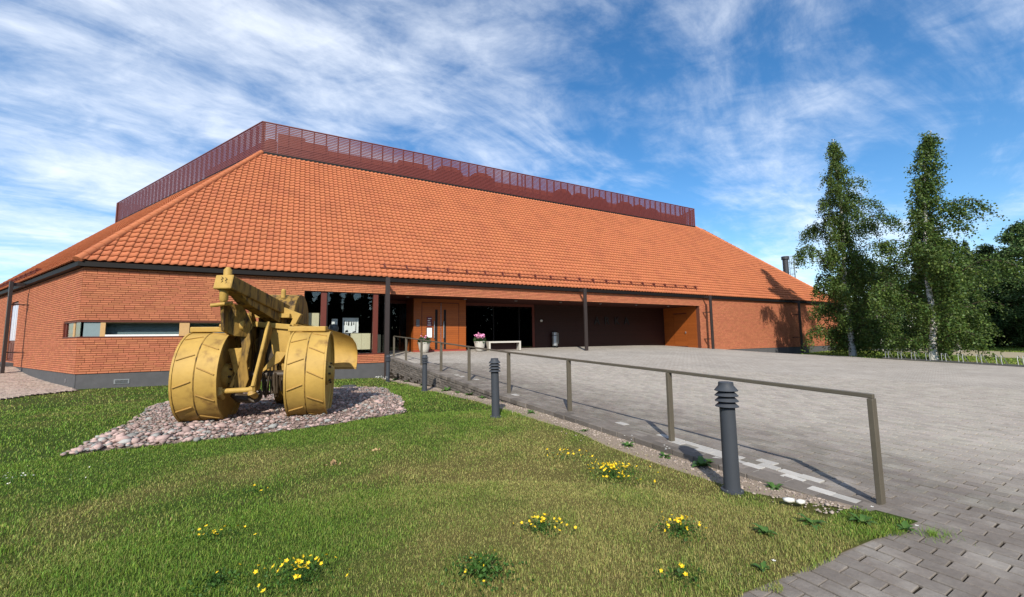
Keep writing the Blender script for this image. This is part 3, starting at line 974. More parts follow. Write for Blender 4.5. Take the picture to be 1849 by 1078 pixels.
for a, b_ in ((.70, 2.88), (3.20, 5.20)):
    MBx = MB(); fbox(MBx, FRONT, a + .003, b_ - .003, -.080, -.065, 1.87, 2.325); MBx.build('pane', glass_m, wst)
    MBx = MB(); fbox(MBx, FRONT, a + .003, b_ - .003, -.085, -.035, 1.80, 1.866); MBx.build('sill', white_m, wst)
    MBx = MB(); fbox(MBx, FRONT, a + .003, b_ - .003, -.10, -.045, 2.30, 2.334); MBx.build('head_rail', frame_wood_m, wst)
MBx = MB(); fbox(MBx, LEFT, .985, 1.945, -.080, -.065, 1.80, 2.325); MBx.build('pane', glass_dark_m, wst)
MBx = MB(); MBx.box(.3, 5.3, .42, .45, 1.5, 2.6); MBx.build('reflection_panel', teal_m, B)  # added panel; its teal stands in for reflections in the strip panes

# ---- big corner window
bw_ = MB()
fbox(bw_, FRONT, 7.272, 10.85, -.16, .014, .862, .90)
bigw = bw_.build('corner_window', frame_red_m, B)
MBx = MB(); fbox(MBx, FRONT, 7.272, 10.85, -.16, -.03, 3.765, 3.80); MBx.build('head_rail', frame_red_m, bigw)
for a, b_ in ((7.96, 8.20), (10.27, 10.50)):
    MBx = MB(); fbox(MBx, FRONT, a, b_, -.30, -.06, .90, 3.765); MBx.build('mullion', frame_red_m, bigw)
for a, b_ in ((8.21, 8.25), (7.275, 7.31), (10.80, 10.845)):
    MBx = MB(); fbox(MBx, FRONT, a, b_, -.15, -.05, .90, 3.765); MBx.build('frame_post', gutter_m, bigw)
for a, b_ in ((7.312, 7.958), (8.252, 10.268), (10.502, 10.798)):
    MBx = MB(); fbox(MBx, FRONT, a, b_, -.115, -.095, .902, 3.763); MBx.build('pane', glass_m, bigw)
MBx = MB(); MBx.box(10.80, 10.82, .16, 3.34, .9, 3.763); MBx.build('pane', glass_dark_m, bigw)
# plinth brick return under the side pane
MBx = MB(); MBx.box(10.62, 10.845, .02, 3.38, -.4, .86); MBx.build('wall_return', brick_m, B)
# interior seen through it
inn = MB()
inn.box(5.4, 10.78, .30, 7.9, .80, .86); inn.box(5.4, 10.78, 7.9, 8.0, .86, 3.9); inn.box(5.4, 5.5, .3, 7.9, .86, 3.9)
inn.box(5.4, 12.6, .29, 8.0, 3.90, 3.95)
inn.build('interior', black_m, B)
for (x0, x1, y0, z0, z1) in ((7.33, 7.62, .55, .88, 2.82), (7.625, 7.93, .56, .88, 2.82), (9.35, 9.82, .50, 1.08, 1.86), (9.825, 10.24, .51, 1.08, 1.86), (10.55, 10.74, .55, .9, 1.8)):
    MBx = MB(); MBx.box(x0, x1, y0, y0 + .35, z0, z1); MBx.build('cabinet', cream_m, B, bevel=.006)
MBx = MB(); MBx.box(9.05, 9.80, 1.5, 1.53, 1.90, 2.66); disp = MBx.build('display_panel', paper_m, B)
for k, (x, w_, z0, z1) in enumerate(((9.10, .05, 2.28, 2.55), (9.22, .04, 2.30, 2.48), (9.30, .07, 2.26, 2.52), (9.44, .06, 2.25, 2.50), (9.55, .05, 2.30, 2.5), (9.66, .04, 2.0, 2.6), (9.15, .18, 1.92, 2.06), (9.5, .22, 1.91, 2.0))):
    MBx = MB(); MBx.add([(x, 1.494, z0), (x + w_, 1.494, z0 + .02), (x + w_ * .8, 1.494, z1), (x + w_ * .3, 1.494, z1 - .03)], [(0, 1, 2, 3)]); MBx.build('silhouette', black_m, disp)
MBx = MB(); MBx.box(8.55, 8.82, 1.5, 1.53, 1.9, 2.6); MBx.build('display_panel', paper_m, B)
MBx = MB(); MBx.lathe([(0.0, 0), (.18, .02), (.24, .2), (.18, .38), (0, .42)], 12, (8.62, 1.2, 1.92)); MBx.build('exhibit_bust', grey_m, B, smooth=True)
MBx = MB(); MBx.box(8.4, 9.3, 1.0, 1.4, .87, 1.86); MBx.build('cabinet', grey_m, B)

# ---- entrance recess: back wall, porch box, dark boarding, side wall
def boards(part, face, a0, a1, z0, z1, material, step=.118, o0=0, o1=.022, holes=()):
    z = z0
    while z < z1 - .01:
        zz = min(z + step - .007, z1)
        spans = [(a0, a1)]
        for h in holes:
            if h[2] < zz and h[3] > z:
                spans = [t for s0, s1 in spans for t in ((s0, min(s1, h[0])), (max(s0, h[1]), s1)) if t[1] - t[0] > .01]
        for s0, s1 in spans:
            m_ = MB(); fbox(m_, face, s0, s1, o0, o1, z, zz); m_.build('board', material, part)
        z += step


BACK = (Vector((0, 3.4)), Vector((1, 0)), Vector((0, -1)))
PORCH = (Vector((12.7, 1.75)), Vector((1, 0)), Vector((0, -1)))
PORCHL = (Vector((12.7, 1.75)), Vector((0, 1)), Vector((-1, 0)))
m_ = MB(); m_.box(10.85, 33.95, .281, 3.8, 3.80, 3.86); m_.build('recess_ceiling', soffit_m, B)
for k in range(7):
    s_ = 12.2 + k * 3.3
    m_ = MB(); m_.lathe([(0, 0), (.09, 0), (.09, -.03), (.07, -.035), (0, -.03)], 14, (s_, 1.2, 3.80)); m_.build('downlight', steel_m, B)
# dark boarded wall
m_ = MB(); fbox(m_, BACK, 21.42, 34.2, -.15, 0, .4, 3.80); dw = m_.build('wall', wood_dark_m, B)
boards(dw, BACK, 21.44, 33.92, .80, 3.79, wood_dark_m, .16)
# lit side wall with its door
m_ = MB(); fbox(m_, SIDE, .285, 3.4, -.14, 0, .3, 3.79); sw = m_.build('wall', frame_red_m, B)
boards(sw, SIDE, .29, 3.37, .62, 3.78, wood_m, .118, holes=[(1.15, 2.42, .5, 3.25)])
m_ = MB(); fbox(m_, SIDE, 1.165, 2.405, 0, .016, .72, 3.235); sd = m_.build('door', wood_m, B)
boards(sd, SIDE, 1.18, 2.39, .74, 3.22, wood_m, .118, .017, .026)
m_ = MB(); fbox(m_, SIDE, 1.25, 1.30, .03, .10, 1.72, 1.86); m_.build('handle', steel_m, sd)
# porch box with double door
m_ = MB(); m_.box(12.72, 15.74, 1.77, 3.39, .80, 3.79); pb = m_.build('porch_box', frame_red_m, B)
boards(pb, PORCHL, .0, 1.62, .82, 3.785, wood_m)
boards(pb, PORCH, 0, .42, .94, 3.785, wood_m); boards(pb, PORCH, 2.62, 3.04, .94, 3.785, wood_m)
boards(pb, PORCH, .42, 2.62, 3.60, 3.785, wood_m)
for (a, b_, gx_) in ((.44, 1.525, (1.19, 1.34)), (1.545, 2.60, (1.70, 1.84))):
    m_ = MB(); fbox(m_, PORCH, a, b_, 0, .012, .94, 3.58); dr = m_.build('door', frame_red_m, B)
    boards(dr, PORCH, a + .015, gx_[0], .96, 3.565, wood_m, .118, .013, .024)
    boards(dr, PORCH, gx_[1], b_ - .015, .96, 3.565, wood_m, .118, .013, .024)
    boards(dr, PORCH, gx_[0], gx_[1], 3.20, 3.565, wood_m, .118, .013, .024)
    m_ = MB(); fbox(m_, PORCH, gx_[0] + .005, gx_[1] - .005, .013, .018, .97, 3.19); m_.build('pane', black_m, dr)
    hx = gx_[0] - .06 if a < 1 else gx_[0] - .02
    m_ = MB(); m_.tube([w2(PORCH, hx, .03, 1.55), w2(PORCH, hx, .09, 1.6), w2(PORCH, hx, .09, 2.5), w2(PORCH, hx, .03, 2.55)], .022, 8)
    m_.build('handle', steel_m, dr, smooth=True)
m_ = MB(); fbox(m_, PORCH, 1.527, 1.543, .012, .03, .95, 3.57); m_.build('door_stile', steel_m, B)
m_ = MB(); fbox(m_, PORCH, -.02, 3.06, -.01, .035, .78, .935); m_.build('kick_plate', mat('red_kick_plate', (.30, .06, .04), .5, .3), B)
# glazing of the back wall
gl = MB(); fbox(gl, BACK, 10.86, 21.40, -.12, .02, 3.62, 3.795)
gw = gl.build('glazed_wall', frame_red_m, B)
for a, b_ in ((10.86, 12.70), (15.75, 21.40)):
    m_ = MB(); fbox(m_, BACK, a, b_, -.12, .02, .70, .90); m_.build('sill', frame_red_m, gw)
for a, b_ in ((10.87, 11.75), (11.80, 12.69), (15.76, 18.30), (18.36, 20.20), (20.26, 21.25)):
    m_ = MB(); fbox(m_, BACK, a, b_, -.06, -.04, .902, 3.618); m_.build('pane', glass_dark_m, gw)
for a, b_, mm in ((11.75, 11.80, gutter_m), (18.30, 18.36, gutter_m), (20.20, 20.26, gutter_m), (21.25, 21.42, frame_red_m)):
    m_ = MB(); fbox(m_, BACK, a, b_, -.10, .015, .90, 3.62); m_.build('frame_post', mm, gw)
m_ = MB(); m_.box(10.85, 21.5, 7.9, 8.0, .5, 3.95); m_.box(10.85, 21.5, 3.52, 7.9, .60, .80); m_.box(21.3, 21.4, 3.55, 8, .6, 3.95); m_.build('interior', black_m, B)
# letters on the dark boarding
for k, ch in enumerate("ARKA"):
    cu = bpy.data.curves.new('letter', 'FONT'); cu.body = ch; cu.size = .85; cu.extrude = .02
    tmp = bpy.data.objects.new('letter', cu); COL.objects.link(tmp)
    bpy.context.view_layer.update()
    me = bpy.data.meshes.new_from_object(tmp.evaluated_get(bpy.context.evaluated_depsgraph_get()))
    bpy.data.objects.remove(tmp)
    o = link('letter', me, letter_m, B); o.location = (26.55 + k * .98, 3.34, 2.45); o.rotation_euler = (R(90), 0, 0)
# small fittings
m_ = MB(); m_.lathe([(0, 0), (.075, 0), (.085, -.06), (.05, -.11), (0, -.12)], 14, (21.93, 3.36, 2.70), 'y'); m_.build('wall_lamp', white_m, B, smooth=True)
m_ = MB(); fbox(m_, PORCH, .12, .30, .023, .06, 2.25, 2.62); m_.build('entry_phone', grey_m, B)
m_ = MB(); fbox(m_, PORCH, .72, 1.02, .025, .034, 2.22, 2.78); sg = m_.build('door_sign', sign_m, B)
for k in range(4):
    m_ = MB(); fbox(m_, PORCH, .76 + .02 * (k % 2), .97 - .03 * (k % 3), .0345, .0365, 2.30 + k * .12, 2.335 + k * .12); m_.build('sign_line', paper_m, sg)
m_ = MB(); fbox(m_, PORCH, .70, 1.04, .025, .031, 1.60, 2.19); nb = m_.build('notice_frame', gutter_m, B)
m_ = MB(); fbox(m_, PORCH, .73, 1.01, .0315, .034, 1.63, 2.16); m_.build('paper', paper_m, nb)

# ---- tall window and step on the left face
op = MB()
fbox(op, LEFT, 11.45, 13.3, -.28, -.045, .72, 3.78)
lo = op.build('side_window', frame_red_m, B)
op = MB(); fbox(op, LEFT, 11.45, 13.3, -.04, .02, .68, .74); op.build('sill', frame_red_m, lo)
for a, b_ in ((11.5, 11.95), (12.05, 12.5), (12.6, 13.2)):
    m_ = MB(); fbox(m_, LEFT, a, b_, -.044, -.02, 1.75, 3.60); m_.build('pane', sky_pane_m, lo)
    m_ = MB(); fbox(m_, LEFT, a + .02, b_ - .02, -.044, -.015, .82, 1.60); m_.build('panel', frame_red_m, lo)
m_ = MB(); fbox(m_, LEFT, 11.2, 13.8, .0, 1.1, .1, .62); m_.build('door_step', plinth_m, B, bevel=.01)

# ---- gutters, soffit, columns
def edge_run(p, q, outv, za):
    gm = MB(); d = (q - p).normalized()
    def pt(a, o, z): v = p + d * a + outv * o; return Vector((v.x, v.y, z))
    Ln = (q - p).length
    ring = [(0, za - .16), (0, za), (-.015, za), (-.015, za - .14), (-.26, za - .10), (-.26, za - .16)]
    v = [pt(0, o, z) for o, z in ring] + [pt(Ln, o, z) for o, z in ring]
    n = len(ring)
    gm.add(v, [(i, (i + 1) % n, n + (i + 1) % n, n + i) for i in range(n)] + [tuple(range(n - 1, -1, -1)), tuple(range(n, 2 * n))])
    g_ = gm.build('gutter', gutter_m, B)
    r_ = MB(); r_.tube([pt(0, -.007, za + .005), pt(Ln, -.007, za + .005)], .012, 6); r_.build('gutter_lip', column_m, g_)


edge_run(EC, RC, Vector((0, -1)), 4.53)
edge_run(EC, LB, m2, 4.53)
for s_, zb, br in ((10.79, -.45, False), (22.58, .6, False), (34.33, .4, True), (46.3, -.4, True)):
    m_ = MB(); m_.box(s_ - .10, s_ + .10, -.76, -.64, zb, 4.50); c_ = m_.build('column', column_m, B, bevel=.008)
    m_ = MB(); m_.extrude([(s_ - .04, -.638, 4.48), (s_ - .04, -.205, 4.48), (s_ - .04, -.205, 4.38), (s_ - .04, -.638, 4.30)], (.08, 0, 0)); m_.build('column_arm', column_m, c_)
    if br:
        for z in (3.25, 1.25):
            m_ = MB(); m_.box(s_ - .05, s_ + .05, -.638, .0, z, z + .05); m_.build('bracket', column_m, c_)
m_ = MB(); fbox(m_, LEFT, 8.82, 9.02, .56, .68, -.1, 4.50); c_ = m_.build('column', column_m, B, bevel=.008)
m_ = MB(); fbox(m_, LEFT, 8.88, 8.96, .205, .558, 4.30, 4.46); m_.build('column_arm', column_m, c_)
for z in (3.40, 1.15):
    m_ = MB(); fbox(m_, LEFT, 8.87, 8.97, .0, .558, z, z + .05); m_.build('bracket', column_m, c_)

# ---- roof
roof = MB()
Pz = Z0 + RISE
def rp(v, z): return Vector((v.x, v.y, z))
up1 = Vector((0, 1))
P_ = EC + Vector((1, 0)) * 4.905 + up1 * RUN
PR = EC + Vector((1, 0)) * 45.0 + up1 * RUN
PLf = EC + e2 * 32.2 - m2 * RUN
nR = Vector((-e3.y, e3.x)); PRb = RB - e3 * 5 + nR * RUN
lo_ = .055
roof.add([rp(EC, Z0 - lo_), rp(RC, Z0 - lo_), rp(PR, Pz - lo_), rp(P_, Pz - lo_)], [(0, 1, 2, 3)])
roof.add([rp(LB, Z0 - lo_), rp(EC, Z0 - lo_), rp(P_, Pz - lo_), rp(PLf, Pz - lo_)], [(0, 1, 2, 3)])
roof.add([rp(RC, Z0 - lo_), rp(RB, Z0 - lo_), rp(PRb, Pz - lo_), rp(PR, Pz - lo_)], [(0, 1, 2, 3)])
roof.add([rp(RB, Z0 - lo_), rp(LB, Z0 - lo_), rp(PLf, Pz - lo_), rp(PRb, Pz - lo_)], [(0, 1, 2, 3)])
roof.add([rp(P_, Pz - lo_), rp(PR, Pz - lo_), rp(PRb, Pz - lo_), rp(PLf, Pz - lo_)], [(0, 1, 2, 3)])
roof_o = roof.build('roof', tile_under_m, B)

TW, TLN, RP = .262, .395, .340            # tile cover width, tile length, row pitch
xsn = np.array([0, .12, .28, .44, .58, .72, .86, .965, 1.0]) 
def prof(x):                               # pantile wave: flat pan, then a round roll
    return np.interp(x, [0, .12, .28, .44, .58, .72, .86, .965, 1.0], [-.004, -.010, -.010, .002, .022, .036, .036, .024, .006])
hz = prof(xsn)


def tiles(o2, along, upd, xl, xr, rows, flip, seed, name_far):
    """returns lists of tile vertex blocks (27 verts) and quads"""
    rr = np.random.RandomState(seed)
    out = []
    c45 = 1 / math.hypot(1, KS); s45 = KS * c45
    up3 = np.array([upd.x * c45, upd.y * c45, s45]); nor = np.array([-upd.x * s45, -upd.y * s45, c45]); al = np.array([along.x, along.y, 0])
    O = np.array([o2.x, o2.y, Z0])
    for r in range(rows):
        v0 = r * RP - .05; v1 = v0 + TLN
        run0 = (v0 + RP * .5) * c45
        x0 = xl(run0); x1 = xr(run0)
        k0 = int(math.floor((x0 - .1) / TW)); k1 = int(math.ceil((x1 + .1) / TW))
        for k in range(k0, k1):
            X = (k + (1 - xsn if flip else xsn)) * TW
            la, ra = xl(max(v0, 0) * c45) - .0, xr(max(v0, 0) * c45)
            lb, rb = xl(v1 * c45), xr(v1 * c45)
            Xa = np.clip(X, la, ra); Xb = np.clip(X, lb, rb)
            if Xa.max() - Xa.min() < .03 and Xb.max() - Xb.min() < .03: continue
            jit = rr.uniform(-.004, .004)
            front = O + np.outer(Xa, al) + v0 * up3 + np.outer(hz + .046 + jit, nor)
            back = O + np.outer(Xb, al) + v1 * up3 + np.outer(hz + .006, nor)
            skirt = O + np.outer(Xa, al) + (v0 + .022) * up3 + np.outer(hz + .010 + jit, nor)
            out.append(np.vstack([front, back, skirt]))
    return out


n9 = len(xsn)
TQ = np.array([(i, i + 1, n9 + i + 1, n9 + i) for i in range(n9 - 1)] + [(2 * n9 + i, 2 * n9 + i + 1, i + 1, i) for i in range(n9 - 1)])
front_t = tiles(EC, Vector((1, 0)), up1, lambda r: r * .584, lambda r: 54.9 - 1.08 * r, 35, False, 1, '')
left_t = tiles(EC, e2, -m2, lambda r: r * .584, lambda r: 38 - .70 * r, 35, True, 2, '')
camb = np.array([float((-A0) @ E1), float((-A0) @ N1), 1.55])
dd = [np.linalg.norm(t.mean(0) - camb) for t in front_t]
single_t = np.argsort(dd)[:299]
ss = set(single_t.tolist())


def tile_mesh(name, blocks, flip):
    V = np.vstack(blocks); F = (TQ[None] + (np.arange(len(blocks)) * 3 * n9)[:, None, None]).reshape(-1, 4)
    if flip: F = F[:, ::-1]
    return np_mesh(name, V, quads=F)


# the single tiles of one full shape share a mesh; those cut by the hip get their own
full = None
for i in single_t:
    t = front_t[i]; c0 = t[0].copy()
    rel = t - c0
    w_ = np.linalg.norm(t[n9 - 1] - t[0])
    if abs(w_ - TW) < .012 and abs(np.linalg.norm(t[2 * n9 - 1] - t[n9]) - TW) < .005:
        if full is None: full = tile_mesh('roof_tile', [rel], False)
        me = full
    else: me = tile_mesh('roof_tile', [rel], False)
    o = bpy.data.objects.new('roof_tile', me); COL.objects.link(o); o.parent = roof_o; o.location = c0
    if not me.materials: me.materials.append(tile_m)
    me.polygons.foreach_set('use_smooth', [True] * 8 + [False] * 8)
o = link('tile_field', tile_mesh('tile_field', [t for i, t in enumerate(front_t) if i not in ss], False), tile_m, roof_o, kind='stuff')
sm = ([True] * 8 + [False] * 8) * (len(front_t) - len(ss)); o.data.polygons.foreach_set('use_smooth', sm)
o = link('tile_field', tile_mesh('tile_field', left_t, True), tile_m, roof_o, kind='stuff')
o.data.polygons.foreach_set('use_smooth', ([True] * 8 + [False] * 8) * len(left_t))

# ridge tiles down both front hips
def ridge(p, q, rad, share=None):
    p = Vector(p); q = Vector(q); d = (q - p).normalized(); Ln = (q - p).length
    n = int(Ln / .36); s = d.cross(Vector((0, 0, 1))).normalized(); u = s.cross(d)
    m_ = MB(); N_ = 9; pts = []
    for x, r in ((-.02, rad * 1.08), (.05, rad * 1.10), (.10, rad * 1.02), (.40, rad * .96)):
        for k in range(N_):
            a = math.pi * (-.12 + 1.24 * k / (N_ - 1)); pts.append(Vector((x, math.cos(a) * r, math.sin(a) * r * .95)))
    fs = [(i * N_ + k, i * N_ + k + 1, (i + 1) * N_ + k + 1, (i + 1) * N_ + k) for i in range(3) for k in range(N_ - 1)]
    fs.append(tuple(range(N_)))
    M3 = Matrix((d, s, u)).transposed()
    first = None
    for i in range(n):
        if first is None:
            m_.add(pts, fs); first = m_.build('ridge_tile', tile_m, roof_o, smooth=True); o = first
        else:
            o = first.copy(); COL.objects.link(o)
        o.matrix_local = Matrix.Translation(p + d * (i * Ln / n)) @ M3.to_4x4()


ridge(rp(EC, Z0 - .01), rp(P_, Pz + .02), .15)
ridge(rp(RC, Z0 - .01), rp(PR, Pz + .02), .15)
# snow guards above the eaves
def snow_guard(o2, along, upd, a0, a1, run, n):
    m_ = MB(); z = Z0 + run * KS
    def pt(a, dr, h): v = o2 + along * a + upd * (run + dr); return Vector((v.x, v.y, z + dr + h))
    m_.tube([pt(a0, -.05, .13), pt(a1, -.05, .13)], .018, 6)
    sg = m_.build('snow_guard', sgm, roof_o)
    m_ = MB(); m_.tube([pt(a0, -.02, .25), pt(a1, -.02, .25)], .018, 6); m_.build('rail', sgm, sg)
    for k in range(n):
        a = a0 + .2 + (a1 - a0 - .4) * k / (n - 1)
        b_ = MB(); b_.extrude([pt(a, .25, .05), pt(a, -.08, .05), pt(a, -.03, .30), pt(a, .02, .30)], (along.x * .05, along.y * .05, 0)); b_.build('bracket', sgm, sg)


sgm = mat('snow_guard_red', (.13, .032, .02), .6, .3)
snow_guard(EC, Vector((1, 0)), up1, 10.7, 34.3, .42, 22)
snow_guard(EC, e2, -m2, 9.6, 27.0, .42, 14)

# ---- screen round the roof plant
zb, zt2 = Pz + .03, Pz + 2.02
scr = MB()
corners = [P_, PR, PRb, PLf]
def srun(mb, p, q, z0, z1, th, o=0):
    d = (q - p).normalized(); nn = Vector((d.y, -d.x)) * o
    mb.bar(rp(p + nn, (z0 + z1) / 2), rp(q + nn, (z0 + z1) / 2), th, z1 - z0)
for i in range(4): srun(scr, corners[i], corners[(i + 1) % 4], zb - .10, zb + .06, .16)
screen = scr.build('roof_screen', gutter_m, B)
NS = 18
for i, (p, q) in enumerate(((P_, PR), (PLf, P_), (PR, PRb), (PRb, PLf))):
    for k in range(NS):
        z = zb + .10 + k * (zt2 - zb - .12) / (NS - 1)
        m_ = MB(); d = (q - p).normalized()
        m_.bar(rp(p, z), rp(q, z), .02, .078); m_.build('slat', screen_m, screen)
    Ln = (q - p).length; n = int(Ln / (.72 if i != 1 else .80)); rr = random.Random(i)
    d = (q - p).normalized(); inn_ = Vector((-d.y, d.x)); 
    for k in range(n + 1):
        v = p + (q - p) * (k / n) + inn_ * .10
        if i == 0 and rr.random() < .16:
            v2 = v + d * .42
            m_ = MB(); m_.bar(rp(v2, zb), rp(v2, zt2 - .02), .05, .12, (inn_.x, inn_.y, 0)); m_.build('post', screenpost_m, screen)
        wdt = .075 if i != 1 else .10
        m_ = MB(); m_.bar(rp(v, zb), rp(v, zt2 - .02), wdt, .13, (inn_.x, inn_.y, 0)); m_.build('post', screenpost_m, screen)
    m_ = MB(); srun(m_, p, q, zt2 + .0, zt2 + .045, .07); m_.build('cap_rail', screen_m, screen)
# plant behind the screen
def plant(s0, s1, d0, d1, z1, hood=False):
    m_ = MB()
    if not hood: m_.box(s0, s1, d0, d1, Pz, z1)
    else:
        n = 10; c_ = (s0 + s1) / 2; r_ = (s1 - s0) / 2
        poly = [(s0, d0, Pz)] + [(c_ - r_ * math.cos(math.pi * k / n), d0, z1 - r_ * .55 + r_ * .55 * math.sin(math.pi * k / n)) for k in range(n + 1)] + [(s1, d0, Pz)]
        m_.extrude(poly, (0, d1 - d0, 0))
    m_.build('plant_unit', plant_unit_m, screen)


plant(6.2, 43.6, 9.4, 13.0, Pz + 1.48)
plant(5.6, 7.2, 9.3, 14.0, Pz + 2.0); plant(7.2, 8.6, 9.3, 12, Pz + 1.75)
plant(13.4, 15.6, 9.1, 11, Pz + 1.66); plant(42.2, 44.6, 9.2, 12, Pz + 1.3)
for s0, s1, z1 in ((16.2, 18.4, 1.62), (19.0, 21.2, 1.58), (27.2, 29.0, 1.55), (29.2, 31.0, 1.52), (31.0, 33.4, 1.46), (34.6, 36.6, 1.50), (36.6, 38.4, 1.44), (38.4, 40.2, 1.38)):
    plant(s0, s1, 8.9, 12, Pz + z1 + .2, True)
lp = MB(); o_ = P_ + e2 * 1.2 - m2 * 1.3; o2_ = P_ + e2 * 10.5 - m2 * 1.3
lp.bar(rp(o_, Pz + .86), rp(o2_, Pz + .86), .5, 1.72); lp.build('plant_unit', plant_unit_m, screen)
lp = MB(); o_ = P_ + e2 * 10.5 - m2 * 2.2; o2_ = P_ + e2 * 27.0 - m2 * 2.2
lp.bar(rp(o_, Pz + .40), rp(o2_, Pz + .40), .5, 1.0); lp.build('plant_unit', plant_unit_m, screen)

# ------------------------------------------------------------------ ochre three-wheeled earth roller on its stone bed
G = thing('road_machine', 'big ochre painted towed road machine with three ribbed steel drum wheels on pink stones', 'machine', (-4.951, 8.195, .05), R(13))


def wheel(cu, cv, rad, wid, seed, ribs=11, toe=5.0):
    """steel drum wheel, axle along local x"""
    zc = rad
    w_ = MB(); n = 40; h = wid / 2
    w_.lathe([(rad - .03, -h + .02), (rad, -h + .02), (rad, h - .02), (rad - .03, h - .02)], n, (cu, cv, zc), 'x')
    for sgn in (-1, 1):
        o = sgn * h
        pr = [(rad - .025, o - sgn * .02), (rad - .05, o - sgn * .05), (.24, o - sgn * .10), (.24, o - sgn * .02), (.17, o + sgn * .02), (.12, o + sgn * .09), (0, o + sgn * .09)]
        w_.lathe(pr if sgn > 0 else pr, n, (cu, cv, zc), 'x')
    root = w_.build('wheel', yellow_m, G, weld=True, smooth=True)
    for sgn in (-1, 1):
        m_ = MB(); o = sgn * h
        m_.lathe([(rad - .03, o - .016), (rad + .014, o - .016), (rad + .014, o + .016), (rad - .03, o + .016), (rad - .03, o - .016)], n, (cu, cv, zc), 'x')
        m_.build('rim', yellow_m, root, weld=True, smooth=True)
        for k in range(8):
            b_ = MB(); a = 2 * math.pi * k / 8
            b_.lathe([(0, o + sgn * .045), (.022, o + sgn * .045), (.022, o - sgn * .03)], 6, (cu, cv + .19 * math.cos(a), zc + .19 * math.sin(a)), 'x')
            b_.build('hub_bolt', grease_m, root)
    rr = random.Random(seed)
    for k in range(ribs):
        for half in (0, 1):
            a0 = 2 * math.pi * (k + .5 * half) / ribs + seed
            pts = []
            for j in range(5):
                t = j / 4
                x = (-h + .03 + t * (h - .07)) if half == 0 else (.03 + t * (h - .06))
                a = a0 + (.12 * t if half == 0 else .12 - .16 * t)
                pts.append((cu + x, cv - math.cos(a) * (rad + .006), zc + math.sin(a) * (rad + .006)))
            m_ = MB(); m_.tube(pts, .0125, 6); m_.build('tread_rib', weld_m, root, smooth=True)
    # weld seam round the middle
    m_ = MB(); m_.lathe([(rad + .001, -.012), (rad + .007, 0), (rad + .001, .012)], n, (cu, cv, zc), 'x'); m_.build('seam', yellow_dirty_shade_m, root)
    T_ = Matrix.Translation((cu, cv, 0)) @ Matrix.Rotation(R(toe), 4, 'Z') @ Matrix.Translation((-cu, -cv, 0))
    root.data.transform(T_)
    for ch_ in root.children: ch_.data.transform(T_)
    return root


wheel(-.88, 0, .835, .66, 1)
wheel(.90, 0, .835, .66, 2)
wheel(.06, 1.95, .74, .56, 3)


def plate(name, pts, off, material, bevel=.006):
    m_ = MB(); m_.extrude(pts, off); return m_.build(name, material, G, bevel=bevel)


# axle and cross members
m_ = MB(); m_.tube([(-.95, 0, .83), (.75, 0, .83)], .09, 14); m_.build('axle', grease_m, G, smooth=True)
m_ = MB(); m_.bar((-.40, .22, 1.86), (.42, .22, 1.78), .14, .11); m_.build('cross_bar', yellow_m, G, bevel=.012)
# gooseneck beam: box section dropping to the back
f0 = Vector((-.345, -1.02, 2.545)); f1 = Vector((.13, .62, 2.14))
m_ = MB(); m_.bar(f0, f1, .315, .245); m_.build('beam', yellow_dirty_shade_m, G, bevel=.02, seg=2)
d_ = (f1 - f0).normalized()
m_ = MB(); m_.bar(f0 - d_ * .012, f0 + d_ * .02, .325, .255); m_.build('beam_end_plate', yellow_m, G, bevel=.012)
m_ = MB()                                   # strengthening web under the beam
s_ = d_.cross(Vector((0, 0, 1))).normalized()
w0 = f0 + d_ * .30 - Vector((0, 0, .12)); w1 = f1 - Vector((0, 0, .10))
m_.extrude([w0 - s_ * .12, w1 - s_ * .12, w1 - s_ * .12 - Vector((0, 0, .26)), w0 + d_ * .75 - s_ * .12 - Vector((0, 0, .16)), w0 + d_ * .25 - s_ * .12 - Vector((0, 0, .12))], s_ * .24)
m_.build('beam_web', yellow_dirty_shade_m, G, bevel=.008)
m_ = MB(); m_.tube([f0 + d_ * .14 + Vector((-.03, 0, .10)), f0 + d_ * .14 + Vector((-.03, 0, .26)), f0 + d_ * .14 + Vector((-.03, 0, .31))], [.068, .066, .03], 14); m_.build('pin', yellow_m, G, smooth=True)
m_ = MB(); m_.tube([f0 + d_ * .12 + Vector((-.06, 0, -.10)), f0 + d_ * .12 + Vector((-.06, 0, -.28)), f0 + d_ * .12 + Vector((-.06, 0, -.32))], [.07, .07, .04], 14); m_.build('lower_pin', yellow_m, G, smooth=True)
m_ = MB(); m_.tube([(-.62, -.80, 2.14), (-.30, -.72, 2.20)], .035, 10); m_.build('cross_pin', yellow_m, G, smooth=True)
# number welded on the beam end, worn to unreadable marks
for k in range(2):
    m_ = MB(); c0 = f0 - d_ * .016 + s_ * (-.03 + .075 * k) + Vector((0, 0, .035 - .02 * k))
    m_.tube([c0 + Vector((0, 0, .05)), c0 + s_ * .03 + Vector((0, 0, .03)), c0 + Vector((0, 0, .0)), c0 + s_ * .028 - Vector((0, 0, .03)), c0 - Vector((0, 0, .05))], .006, 5); m_.build('weld_mark', grease_m, G)

